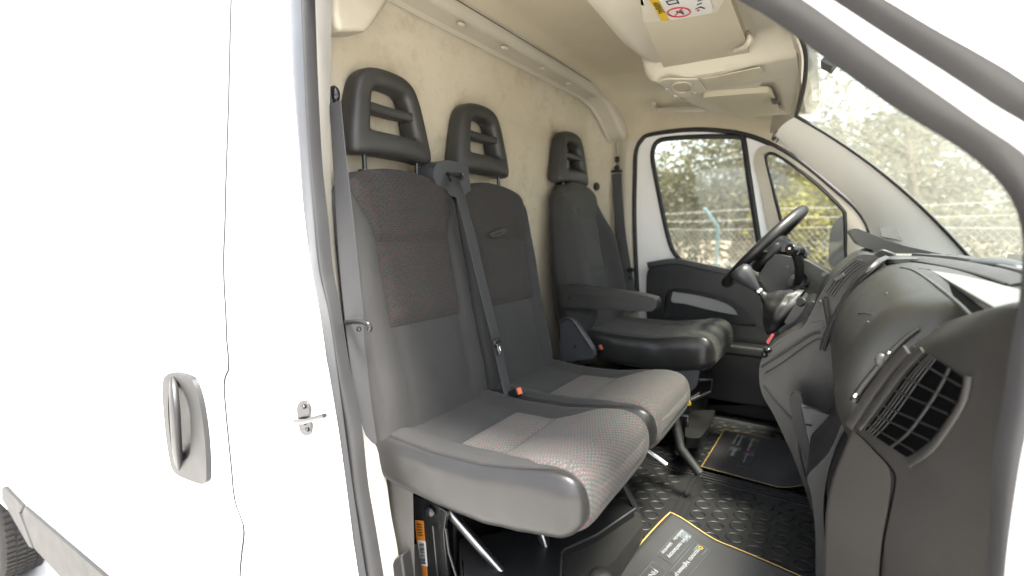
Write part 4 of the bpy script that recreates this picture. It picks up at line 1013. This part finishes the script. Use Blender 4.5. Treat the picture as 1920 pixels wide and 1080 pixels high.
# ------------------------------------------------------------------ dashboard
dash = empty('dashboard', van, (.1, 1.2, .3))
PR = [(1.62, .70), (1.45, .765), (1.30, .792), (1.20, .803), (1.12, .806), (1.07, .797), (1.03, .778), (.995, .742), (.967, .695), (.950, .640), (.948, .590), (.962, .540), (.99, .49), (1.03, .44), (1.07, .39), (1.10, .30), (1.15, .15), (1.20, .0)]
def prof(x):
    """dash section: slightly lower and further forward at both ends"""
    e = sm(.25, .75, abs(x)); t = sm(.54, .64, x); out = []
    for y, z in PR:
        y2 = y+.012*e; y2 = lerp(y2, max(y2, 1.13+(.78-z)*.3), t); out.append(V(x, y2, z-.045*e*sm(1.30, 1.06, y)-.012*e))
    return out
rows = [spline(prof(lerp(-.86, .82, i/60)), 4) for i in range(61)]
dmb = MB().grid(rows); part(dmb, 'dash_body', M['dash'], dash, angle=0); DB = bvh(dmb)
def od(px, py, off=.002): return on(DB, px, py, off)
# centre stack
sp = [(1640, 478), (1612, 478), (1585, 497), (1560, 520), (1542, 545), (1528, 572), (1506, 612), (1484, 622), (1460, 637), (1440, 654), (1427, 676), (1423, 700), (1428, 737), (1450, 777), (1475, 830), (1500, 890), (1530, 985)]
SPo = spline([at(*q, x=.05) for q in sp], 4)+[V(.05, 1.2, .0), V(.05, 1.3, .55)]
part(MB().plate(SPo, (), (1, 0, 0), .32), 'centre_stack', M['taupe'], dash, bevel=.010, segs=4)
# ledge and joints on its side
part(MB().tube(spline([at(*q, x=.052) for q in [(1428, 688), (1452, 672), (1486, 650), (1520, 628), (1538, 623)]], 5), .0032, 6), 'stack_joint', M['ink'], dash)
part(MB().tube(spline([at(*q, x=.052) for q in [(1434, 700), (1470, 678), (1500, 656), (1528, 638), (1540, 636)]], 5), .0022, 6), 'stack_joint', M['ink'], dash)
part(MB().tube(spline([at(*q, x=.052) for q in [(1432, 722), (1452, 748), (1475, 775), (1495, 800), (1500, 850), (1512, 900)]], 5), .0026, 6), 'stack_joint', M['ink'], dash)
part(MB().plate(rounded([at(*q, x=.053) for q in [(1506, 613), (1527, 604), (1545, 600), (1545, 616), (1520, 622), (1484, 644), (1456, 663), (1440, 668), (1446, 655), (1470, 634)]], .008), th=.02), 'stack_shelf', M['taupe'], dash, bevel=.006)
# vents on the shoulder of the stack
part(MB().plate(rounded([at(*q, x=.054) for q in [(1603, 484), (1624, 489), (1600, 510), (1575, 535), (1553, 556), (1543, 561), (1538, 550), (1560, 522)]], .01), th=.30), 'air_vent', M['black'], dash, bevel=.004)
mb = MB()
for k in range(4):
    o = k*4.6
    mb.tube(spline([at(a+o, b+o*.55, x=.056) for a, b in [(1606, 487), (1588, 499), (1568, 519), (1547, 548)]], 5), .0028, 6)
part(mb, 'vent_slats', M['dash'], dash)
mb = MB().box(at(1574, 520, x=.058), (.012, .03, .012), Matrix.Rotation(R(40), 3, 'X').to_euler()); mb.box(at(1547, 514, x=.05), (.012, .02, .012), Matrix.Rotation(R(40), 3, 'X').to_euler()); mb.box(at(1540, 566, x=.056), (.012, .014, .012))
part(mb, 'vent_sliders', M['greyp'], dash, bevel=.003)
# trim band: up the edge of the stack, over and along the dash top
tb = [at(*q, x=.09)+V(0, -.004, 0) for q in [(1546, 655), (1554, 628), (1575, 585), (1605, 535), (1640, 503)]]+[od(*q, off=.004) for q in [(1672, 489), (1700, 488), (1740, 492), (1800, 502), (1860, 516), (1925, 536)]]
tb = resample(spline(tb, 8), 70)
part(MB().tube(tb, 1, 16, flat=(.045, .016), up=lambda i: (0, -.9, .45) if i < 24 else (0, -.3, 1)), 'trim_band', M['taupe'], dash, angle=60)
part(MB().tube([p+V(.026, -.002, .003) if i < 24 else p+V(0, -.026, .001) for i, p in enumerate(tb)], .0028, 6), 'band_joint', M['ink'], dash)
part(MB().tube([at(*q, x=.062) for q in [(1546, 560), (1553, 600), (1558, 630)]], .006, 8), 'vent_gap', M['ink'], dash)
# ridges towards the glass
for k in range(3):
    part(MB().tube(spline([V(-.25, 1.15+.04*k, .812), V(.1, 1.20+.035*k, .816-.004*k), V(.45, 1.235+.03*k, .806-.006*k), V(.85, 1.27+.03*k, .785-.006*k)], 6), .008, 8), 'demister_rib', M['dashtop'], dash)
part(MB().plate(rounded([V(-.08, 1.0, .800), V(.05, 1.07, .812), V(.05, 1.13, .816), V(-.15, 1.10, .815)], .015), nrm=(0, -.15, 1), th=.012), 'top_pocket', M['dashtop'], dash, bevel=.004)
# instrument cowl
cw = [(1594, 436), (1597, 429), (1607, 428), (1660, 449), (1700, 462), (1770, 477), (1770, 495), (1640, 470), (1612, 462)]
part(MB().plate(rounded([at(*q, x=-.28) for q in cw], .01), th=.40), 'instrument_cowl', M['dashtop'], dash, bevel=.012, segs=4)
part(MB().box((-.47, 1.10, .76), (.42, .14, .12)), 'instrument_housing', M['black'], dash, bevel=.02)
part(MB().plate(spline([V(-.25, .93, .70), V(-.25, 1.0, .79), V(-.25, 1.1, .82), V(-.25, 1.2, .6), V(-.25, 1.0, .45), V(-.25, .88, .55)], 4, True), th=.5), 'driver_fascia', M['black'], dash, bevel=.02)
# glovebox lid with its slot and pale tray
def dplate(q, name, mat, off, th=.008, **k):
    p = [od(a_, b_, off) for a_, b_ in q]; part(MB().plate(p, (), (0, -.25, 1), th), name, mat, dash, **k)
dplate([(1744, 506), (1800, 515), (1860, 528), (1918, 544), (1912, 604), (1864, 590), (1830, 567), (1790, 538)], 'pale_tray', M['lid'], .006, bevel=.002)
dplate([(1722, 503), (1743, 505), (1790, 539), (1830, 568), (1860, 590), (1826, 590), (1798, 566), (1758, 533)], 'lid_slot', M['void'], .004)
part(MB().tube(spline([od(*q, off=.002) for q in [(1690, 502), (1715, 508), (1755, 535), (1795, 567), (1822, 592)]], 5), .0032, 8), 'slot_edge', M['dashtop'], dash)
# rail along the lower lip of the lid with bright pins
gb_ = spline([od(*q, off=.003) for q in [(1722, 616), (1698, 634), (1670, 662), (1640, 697), (1614, 730), (1602, 752)]], 6)
part(MB().tube(gb_, lambda t: .004+.004*t, 12), 'dash_rail', M['dash'], dash)
for q, r_ in (((1604, 742), .006), ((1667, 662), .0035), ((1762, 617), .003)):
    part(MB().ell(od(*q, off=.010), (r_, r_, r_), 10), 'rail_pin', M['chrome'], dash)
part(MB().ell(od(1652, 676, .004), (.008, .010, .014), 12), 'rail_clip', M['dashtop'], dash)
part(MB().tube([od(1610, 588), od(1622, 586), od(1634, 589)], .0014, 5), 'scuff_mark', M['greyp'], dash)
for q in ((1627, 604), (1662, 551)): part(MB().ell(od(*q), (.0028, .0028, .0028), 6), 'scuff_mark', M['greyp'], dash)
# open lower glovebox: fin, back, shelf
part(MB().plate(rounded([at(*q, x=.14) for q in [(1480, 745), (1488, 737), (1503, 741), (1510, 775), (1518, 815), (1532, 856), (1548, 885), (1535, 900), (1518, 880), (1500, 840), (1486, 790)]], .01), th=.03), 'tray_fin', M['rubber'], dash, bevel=.006)
part(MB().plate([at(*q, x=.20) for q in [(1500, 758), (1590, 790), (1600, 880), (1545, 890), (1515, 830)]], th=.02), 'tray_back', M['greyp'], dash, bevel=.004)
part(MB().plate(spline([at(*q, x=.46) for q in [(1598, 742), (1612, 748), (1606, 775), (1583, 812), (1566, 850), (1552, 900), (1546, 960), (1550, 1100), (1530, 1100), (1528, 1000), (1520, 930), (1512, 895), (1532, 872), (1555, 845), (1575, 800)]], 3, True), th=.30), 'tray_surround', M['rubber'], dash, bevel=.012)
for q in ((1512, 765), (1516, 798)): part(MB().box(at(*q, x=.205), (.006, .014, .003)), 'tray_slot', M['ink'], dash)
# end pod with its vent
E1 = spline([at(*q, x=.60) for q in [(1760, 612), (1740, 628), (1715, 645), (1690, 665), (1662, 702), (1640, 735), (1618, 770), (1598, 806), (1580, 848), (1562, 895), (1550, 950), (1546, 1010), (1544, 1100)]], 5)
E2 = spline([at(*q, x=.865) for q in [(1905, 578), (1912, 600), (1912, 640), (1908, 690), (1903, 740), (1898, 800), (1893, 860), (1885, 960), (1878, 1100)]], 5)
EM = spline([at(*q, x=.735) for q in [(1840, 588), (1822, 604), (1800, 632), (1790, 665), (1770, 720), (1752, 770), (1735, 820), (1722, 862), (1705, 930), (1695, 1000), (1690, 1100)]], 5)
a, b, c = resample(E1, 60), resample(EM, 60), resample(E2, 60); rows = []
for i in range(60):
    P, Q, S_ = a[i], b[i], c[i]; r = []
    for k in range(17):
        t = k/16; r.append(P*((1-t)*(1-2*t))+Q*(4*t*(1-t))+S_*(t*(2*t-1)))
    rows.append(r)
pod_rows = rows
podb = MB().grid([[p+V(-.02*t, .10*t*t+.002, .020*math.sin(t*1.5)-.0) for p in rows[0]] for t in (1.6, 1.0, .7, .45, .25, .1)]+rows)
podb.grid([[p+V(-.02, .03*s, 0) if s else p for s in (0, 1, 3, 6)] for p in a])
part(podb, 'dash_end_pod', M['taupe'], dash, angle=50); PB = bvh(podb)
def op(px, py, off=.002): return on(PB, px, py, off)
VL = [(1738, 662), (1702, 700), (1667, 748), (1640, 784), (1622, 806)]; VR = [(1806, 708), (1796, 748), (1770, 792), (1738, 832), (1700, 858)]
def edge(E, t):
    q = spline([V(x, y, 0) for x, y in E], 6); p = q[min(len(q)-1, int(round(t*(len(q)-1))))]; return p.x, p.y
def ven(s, t, off):
    l, r = edge(VL, s), edge(VR, s); return op(lerp(l[0], r[0], t), lerp(l[1], r[1], t), off)
part(MB().grid([[ven(s/16, t/6, .0035) for t in range(7)] for s in range(17)]), 'vent_shade', M['void'], dash)  # dark sheet on the pod surface, painted shade of the vent opening
vent = MB()
def bar(pts, r, fl=None): vent.tube(pts, 1 if fl else r, 10 if fl else 6, flat=fl, up=(.6, -.6, .4))
for k in range(1, 7): vent.tube([ven(k/7, t/6, .006) for t in range(7)], .0017, 6)
for t in (.06, .11, .17, .24): vent.tube([ven(s/16, t, .005) for s in range(17)], .0010, 5)
vent.tube([ven(s/16, .62, .007) for s in range(17)], .0022, 6)
part(vent, 'vent_grid', M['black'], dash)
fr = MB()
fr.tube(spline([op(*q, off=.003) for q in [(1730, 656), (1694, 694), (1658, 742), (1630, 780), (1611, 803)]], 5), 1, 12, flat=(.012, .006), up=(.6, -.6, .4))
part(fr, 'vent_edge', M['taupe'], dash, angle=60)
part(MB().tube(spline([op(*q, off=.003) for q in [(1818, 706), (1808, 752), (1780, 800), (1745, 845), (1706, 872)]], 5), 1, 12, flat=(.010, .007), up=(.6, -.6, .4)), 'vent_edge', M['taupe'], dash, angle=60)
part(MB().tube(spline([op(*q, off=.001) for q in [(1716, 650), (1680, 690), (1643, 740), (1614, 778), (1598, 798)]], 5), .0045, 8), 'vent_joint', M['ink'], dash)
part(MB().tube(spline([op(*q, off=.002) for q in [(1700, 655), (1668, 690), (1630, 742), (1604, 782), (1592, 800)]], 5), 1, 12, flat=(.018, .005), up=(.6, -.6, .4)), 'pod_edge_strip', M['taupe'], dash, angle=60)
LA = [(1601, 809), (1583, 850), (1566, 895), (1554, 950), (1550, 1010), (1548, 1088)]; LB = [(1610, 816), (1640, 847), (1670, 886), (1665, 950), (1654, 1010), (1647, 1088)]
part(MB().grid([[op(lerp(edge(LA, s/14)[0], edge(LB, s/14)[0], t/6), lerp(edge(LA, s/14)[1], edge(LB, s/14)[1], t/6), .004) for t in range(7)] for s in range(15)]), 'pod_lower_panel', M['taupe2'], dash)
# joint of the lower pod panel
pod = lambda x, y: op(x, y, .001)
part(MB().tube(spline([pod(*q) for q in [(1606, 812), (1640, 845), (1672, 880), (1678, 905), (1668, 960), (1656, 1020), (1650, 1080), (1648, 1120)]], 5), .0015, 6), 'pod_joint', M['void'], dash)
# sensor pod at the foot of the glass
part(MB().ell(at(1868, 497, x=.25), (.10, .035, .016), 14, rot=Matrix.Rotation(.15, 3, 'Z').to_euler()), 'dash_sensor', M['greyp'], dash)

# ------------------------------------------------------------------ steering wheel, column, levers
sw = empty('steering_wheel', van, (-.464, .711, .77))
c = V(-.464, .711, .88-.063+.0); c = (at(1508, 392, x=-.464)+at(1362, 532, x=-.464))/2
td = (at(1508, 392, x=-.464)-at(1362, 532, x=-.464)).normalized(); axd = V(0, -td.z, td.y)   # axis points to the driver
axd = axd if axd.y < 0 else -axd
ringp = [c+V(1, 0, 0)*.19*math.cos(2*math.pi*k/64)+td*.19*math.sin(2*math.pi*k/64) for k in range(64)]
part(MB().tube(ringp, .0185, 14, closed=True), 'rim', M['black'], sw)
hub = MB().ell(c-axd*.035, (.10, .085, .035), 14, rot=axd.to_track_quat('Z', 'Y').to_euler(), e=.8)
part(hub, 'hub', M['black'], sw)
mb = MB()
for a in (R(-8), R(188), R(270)):
    d = V(1, 0, 0)*math.cos(a)+td*math.sin(a); mb.tube([c-axd*.03+d*.06, c-axd*.015+d*.12, c+d*.185], 1, 12, flat=(.045, .016), up=tuple(axd))
part(mb, 'spoke', M['black'], sw, angle=60)
cl = empty('steering_column', van, (-.464, .9, .72))
part(MB().tube([c-axd*.05, c-axd*.30], .075, 20), 'column_shroud', M['black'], cl)
part(MB().plate(rounded([at(*q, x=-.38) for q in [(1446, 464), (1462, 446), (1492, 461), (1512, 470), (1516, 482), (1486, 474), (1450, 470)]], .012), th=.16), 'shroud_top', M['greyp'], cl, bevel=.008)
part(MB().plate(rounded([at(*q, x=-.37) for q in [(1448, 474), (1508, 486), (1530, 540), (1500, 575), (1450, 560), (1420, 520)]], .02), th=.20), 'shroud_side', M['black'], cl, bevel=.014)
part(MB().plate(rounded([at(*q, x=-.34) for q in [(1500, 480), (1560, 515), (1600, 540), (1560, 620), (1500, 590), (1480, 540)]], .03), th=.2), 'column_base', M['dash'], cl, bevel=.02)
# wiper stalk with ringed boot
part(MB().lathe([(.020, .0), (.034, .006), (.036, .0), (.030, -.02)], at(1497, 528, x=-.30), (.6, -.35, .35), 22, cap=False), 'stalk_ring', M['gloss'], cl)
part(MB().lathe([(.0, .002), (.026, .001)], at(1497, 528, x=-.305), (.6, -.35, .35), 22, cap=False), 'stalk_boot', M['ink'], cl)
s0, s1, s2 = at(1497, 532, x=-.31), at(1499, 498, x=-.27), at(1492, 470, x=-.24)
part(MB().tube(spline([s0, s1, s2], 6), lambda t: .013+.005*t, 14), 'wiper_stalk', M['black'], cl)
kd = V(.75, -.45, .2).normalized()
part(MB().lathe([(.0, .034), (.016, .034), (.019, .030), (.020, .012), (.018, .010), (.0205, .008), (.0205, -.022), (.015, -.03)], s2, kd, 20), 'stalk_knob', M['gloss'], cl)
part(MB().box(s2+kd*.0345, (.008, .008, .002), kd.to_track_quat('Z', 'Y').to_euler()), 'stalk_mark', M['whitel'], cl)
part(MB().lathe([(0, .002), (.005, .002), (.006, 0)], at(1477, 501, x=-.36), (1, 0, 0), 10), 'shroud_screw', M['greyp'], cl)
# gear lever
gl = empty('gear_lever', van, (-.15, .8, .62))
k0 = at(1396, 517, x=-.15); kax = (at(1392, 512, x=-.15)-at(1432, 555, x=-.15)).normalized()
part(MB().lathe([(.010, -.060), (.015, -.048), (.022, -.03), (.031, -.008), (.035, .010), (.033, .024), (.024, .033), (.0, .036)], k0, kax, 22), 'knob', M['greyp'], gl, angle=60)
part(MB().tube([k0-kax*.05, k0-kax*.115], .0105, 12), 'lever_rod', M['gloss'], gl)
part(MB().lathe([(.014, -.004), (.0145, .0), (.014, .004)], k0-kax*.068, kax, 16).lathe([(.014, -.003), (.0145, .0), (.014, .003)], k0-kax*.092, kax, 16), 'lever_collar', M['chrome'], gl)
bc0 = k0-kax*.085; bc1 = at(1492, 578, x=-.14); ab = (bc1-bc0); L_ = ab.length; ab.normalize(); rows = []
ua = V(1, 0, 0); ua = (ua-ab*ua.dot(ab)).normalized(); va = ab.cross(ua)
for j in range(22):
    t = j/21; rr = interp([(0, .015), (.10, .020), (.28, .052), (.55, .074), (.8, .072), (1, .064)], t); ring = []
    for k in range(40):
        a = 2*math.pi*k/40; q = 1+math.sin(math.pi*t)*(.30*(abs(math.sin(2.5*a+.5+1.6*t))**.6-.5)+.10*math.sin(4*a+7*t))
        ring.append(bc0+ab*L_*t+(ua*math.cos(a)+va*math.sin(a))*rr*q+V(0, 0, -.030*math.sin(math.pi*t)))
    rows.append(ring)
part(MB().grid(rows, closed=True), 'leather_boot', plastic('boot_leather', (.0085, .0085, .009), .48, (.012, .012, .012), 300, .15), gl, angle=0)
part(MB().plate(rounded([at(*q, x=-.06) for q in [(1494, 566), (1506, 556), (1514, 560), (1508, 580), (1490, 604), (1476, 610), (1470, 604)]], .01), th=.14), 'lever_plate', M['handle'], gl, bevel=.005)
mb = MB(); mb.lathe([(0, .006), (.012, .006), (.015, 0)], at(1502, 566, x=-.055), (1, -.5, .3), 18)
part(mb, 'control_dial', M['handle'], dash)
part(MB().plate(rounded([at(*q, x=.048) for q in [(1436, 641), (1446, 627), (1451, 629), (1441, 646)]], .003), th=.02), 'hazard_switch', M['red'], dash, bevel=.002)
mb = MB(); mb.ell(at(1440, 655, x=.045), (.02, .014, .010), 8); mb.ell(at(1434, 664, x=.045), (.014, .010, .012), 8); part(mb, 'console_clip', M['gloss'], dash)
part(MB().plate(rounded([V(-.10, .78, .60), V(-.10, .90, .68), V(-.10, .95, .60), V(-.10, .86, .48)], .03), th=.24), 'lever_console', M['black'], dash, bevel=.02)
# ================================================================== beyond the far side: chain-link fence, scrub and trees
FA, FD = V(-4.6, -.20, 0), V(.30, 1, 0).normalized()
def gz(x, y): return GZ+(.10*noise.noise(Vector((x*.3, y*.3, 0)))+.22*sm(-5.5, -9, x))*(1 if x < -4 else 0)
fence = empty('chain_link_fence', None, (FA.x, FA.y, GZ)); tag(fence, 'chain-link fence with teal cranked posts and barbed wire outside the driver window', 'fence')
ZTOP = .93; s0_, s1_ = -9, 14; pitch = .060
mb = MB(); Hh = ZTOP-(GZ+.05)
n = int((s1_-s0_+Hh)/(pitch*1.0))
def fp(s, z): return FA+FD*s+V(.012*noise.noise(V(s*.8, z*1.2, 3)), 0, z)
for sgn in (1, -1):
    for i in range(n+2):
        a = s0_-Hh+i*pitch if sgn > 0 else s0_+i*pitch
        # a wire runs diagonally over the whole height, clipped to the fence length
        pts = []
        for k in range(5):
            z = GZ+.05+Hh*k/4; s = a+sgn*(Hh*k/4)*.86
            pts.append((s, z))
        pts = [(s, z) for s, z in pts if s0_ <= s <= s1_]
        if len(pts) < 2: continue
        p = [fp(s, z)+V(.002*sgn, 0, 0) for s, z in pts]
        rows = [[q+V(0, 0, 0)+FD*(.0021*math.cos(x))+V(.0021*math.sin(x), 0, 0) for x in (0, 2.1, 4.2)] for q in p]
        mb.grid(rows, closed=True)
mb.build('wire_mesh', M['wire'], fence, smooth=False, fix=False)
for k, (zz, xo) in enumerate(((ZTOP, 0), (ZTOP+.10, .06), (ZTOP+.20, .12))):
    w = MB(); pts = [fp(s0_+i*.5, zz)+V(xo, 0, .012*math.sin(i*1.3+k)) for i in range(int((s1_-s0_)*2)+1)]
    w.tube(pts, .0035, 5)
    if k:
        for p, q in zip(pts, pts[1:]):
            for t in (.1, .3, .5, .7, .9):
                c = p.lerp(q, t); w.tube([c+V(.012, .01, .014), c-V(.012, .01, .014)], .0022, 4); w.tube([c+V(-.012, .01, .014), c-V(-.012, .01, .014)], .0022, 4)
    w.build('barbed_wire' if k else 'top_wire', M['wire'], fence)
for i in range(-3, 6):
    s = i*2.6; b = FA+FD*s
    part_ = MB().tube([b+V(0, 0, GZ-.2), b+V(0, 0, ZTOP-.02), b+V(.03, 0, ZTOP+.03), b+V(.15, -.13, ZTOP+.24)], .019, 10)
    part_.build('post', M['teal'], fence)

def leaf_mat(name, c1, c2, tr_):
    m, nt, bs = newmat(name); nt.nodes.remove(bs); out = nt.nodes['Material Output']
    oi = noise_tex(nt, 1.3, 4, .6).step(.3, .7); n2 = noise_tex(nt, 11, 3).step(.3, .7)
    c = mixc(nt, oi, c1, c2); c = mixc(nt, n2*.5, c, tuple(x*1.5 for x in c2))
    d = nt.nodes.new('ShaderNodeBsdfDiffuse'); t = nt.nodes.new('ShaderNodeBsdfTranslucent'); nt.links.new(c, d.inputs[0]); nt.links.new(c, t.inputs[0])
    mx = nt.nodes.new('ShaderNodeMixShader'); mx.inputs[0].default_value = tr_; nt.links.new(d.outputs[0], mx.inputs[1]); nt.links.new(t.outputs[0], mx.inputs[2]); nt.links.new(mx.outputs[0], out.inputs[0]); return m
M['leafA'] = leaf_mat('olive_leaves', (.11, .112, .055), (.148, .138, .08), .5)
M['leafB'] = leaf_mat('yellow_green_leaves', (.17, .172, .04), (.225, .20, .06), .55)
M['leafC'] = leaf_mat('grey_green_needles', (.118, .118, .078), (.16, .15, .108), .5)
M['bark'] = plastic('bark', (.09, .068, .046), .9, (.125, .095, .068), 60, .5)
def tree(name, x, y, h, r, leaf, label, seed, nleaf=5200, size=.055, base=.12, cat='tree', stems=1, group=None):
    rnd = random.Random(seed); z0 = gz(x, y); root = empty(name, None, (x, y, z0)); tag(root, label, cat, group)
    tk = MB(); tips = []
    for s in range(stems):
        lean = V(rnd.uniform(-.25, .25), rnd.uniform(-.25, .25), 0)*(1 if stems == 1 else 2)
        path = [V(x, y, z0-.1)+lean*h*.35*t+V(.10*math.sin(t*4+s), .10*math.cos(t*3+s), 0)*t+V(0, 0, h*.78*t) for t in [i/8 for i in range(9)]]
        tk.tube(path, lambda t: (.028*h)*(1-.85*t)/(1 if stems == 1 else 1.6)+.008, 8)
        for k in range(14 if stems == 1 else 6):
            t = rnd.uniform(base+.12, 1); p = path[int(t*8)]; a = rnd.uniform(0, 6.283); L = r*(1.05-.55*t)*rnd.uniform(.6, 1)
            q = [p+V(math.cos(a), math.sin(a), .0)*L*u+V(0, 0, L*(.55*u-.35*u*u)) for u in (0, .35, .7, 1)]
            tk.tube(q, lambda u: .012*h*(1-.8*u)*.5+.004, 5); tips += q[1:]
            for _ in range(3):
                b = q[2]; a2 = a+rnd.uniform(-1.2, 1.2); l2 = L*rnd.uniform(.3, .6); e = b+V(math.cos(a2)*l2, math.sin(a2)*l2, rnd.uniform(-.3, .4)*l2)
                tk.tube([b, b.lerp(e, .5)+V(0, 0, .05), e], .006, 4); tips += [b.lerp(e, .5), e]
    tk.build('trunk', M['bark'], root)
    cr = MB(); vs, fs = [], []
    clumps = [(t+V(rnd.gauss(0, .12*r), rnd.gauss(0, .12*r), rnd.gauss(0, .10*r)), r*rnd.uniform(.10, .24)) for t in tips for _ in range(2)]
    if stems > 1: clumps += [(V(x+rnd.gauss(0, r*.5), y+rnd.gauss(0, r*.5), z0+rnd.uniform(.05, .5)*h), r*.2) for _ in range(30)]
    for i in range(nleaf):
        c, rr = rnd.choice(clumps); d = V(rnd.gauss(0, 1), rnd.gauss(0, 1), rnd.gauss(0, .8)); p = c+d*rr*.6
        if p.z < z0+.05: p.z = z0+.05+rnd.random()*.2
        a, b = rnd.uniform(0, 6.283), rnd.uniform(-.9, .9); s = size*rnd.uniform(.6, 1.5)
        u = V(math.cos(a)*math.cos(b), math.sin(a)*math.cos(b), math.sin(b)); w = u.cross(V(rnd.gauss(0, 1), rnd.gauss(0, 1), rnd.gauss(0, 1))).normalized()*s*.42; u *= s
        o = len(vs); vs += [p-u, p+w, p+u, p-w]; fs.append((o, o+1, o+2, o+3))
    cr.add(vs, fs); cr.build('crown', leaf, root, smooth=False, fix=False)
    return root
G = 'trees growing behind the chain-link fence'
TR = [(-8.0, -3.0, 5.4, 2.4, 'leafA', 'olive-leaved tree seen at the rear edge of the driver window', 1),
      (-8.8, -.5, 6.4, 2.8, 'leafC', 'grey-green drooping tree filling the middle of the driver window', 2),
      (-7.4, .75, 3.9, 1.5, 'leafB', 'yellow-green tree low behind the front of the driver window', 3),
      (-8.4, 2.3, 5.0, 2.3, 'leafC', 'grey-green tree behind the quarter window and windscreen', 4),
      (-7.6, 4.6, 3.6, 2.0, 'leafA', 'short olive tree seen through the lower windscreen', 5),
      (-12.5, -5.5, 7.5, 3.4, 'leafC', 'tall grey tree far behind the rear of the driver window', 7),
      (-13.0, -1.4, 8.0, 3.5, 'leafA', 'tall olive tree far behind the drooping one', 8),
      (-12.6, 2.6, 6.6, 3.2, 'leafC', 'tall grey-green tree far behind the yellow-green one', 9),
      (-12.4, 6.2, 5.0, 3.0, 'leafA', 'broad olive tree far behind the lower windscreen', 10)]
for x, y, h, r, lf, lb, sd_ in TR:
    tree('tree', x, y, h, r, M[lf], lb, sd_, nleaf=11000 if x > -10 else 7000, size=.05 if x > -10 else .09, group=G)
BU = [(-6.9, -2.0, 1.5, 1.0, 'leafA', 'low olive shrub behind the fence left of the teal post'), (-7.3, .6, 1.2, 1.0, 'leafC', 'low grey shrub behind the fence right of the teal post'),
      (-6.7, 1.9, 1.3, 1.0, 'leafA', 'low olive shrub behind the fence seen over the steering wheel'), (-6.4, 3.4, 1.4, 1.1, 'leafC', 'low grey shrub behind the fence beside the door mirror'), (-6.0, 5.0, 1.5, 1.2, 'leafA', 'low olive shrub behind the fence at the foot of the windscreen')]
for i, (x, y, h, r, lf, lb) in enumerate(BU):
    tree('shrub', x, y, h, r, M[lf], lb, 40+i, nleaf=2200, size=.05, base=.0, cat='shrub', stems=4, group='shrubs along the fence')
# dry litter on the ground behind the fence
rnd = random.Random(5); mb = MB(); vs, fs = [], []
for i in range(9000):
    x, y = rnd.uniform(-16, -4.6), rnd.uniform(-9, 16); a = rnd.uniform(0, 6.283); s = rnd.uniform(.02, .06); z = gz(x, y)+.008
    u = V(math.cos(a)*s, math.sin(a)*s, rnd.uniform(-.2, .5)*s); w = V(-math.sin(a)*s*.4, math.cos(a)*s*.4, 0); p = V(x, y, z)
    o = len(vs); vs += [p-u, p+w, p+u, p-w]; fs.append((o, o+1, o+2, o+3))
mb.add(vs, fs); tag(mb.build('leaf_litter', plastic('dry_leaves', (.15, .11, .06), .9, (.21, .16, .10), gb=0), smooth=False, fix=False), kind='stuff')
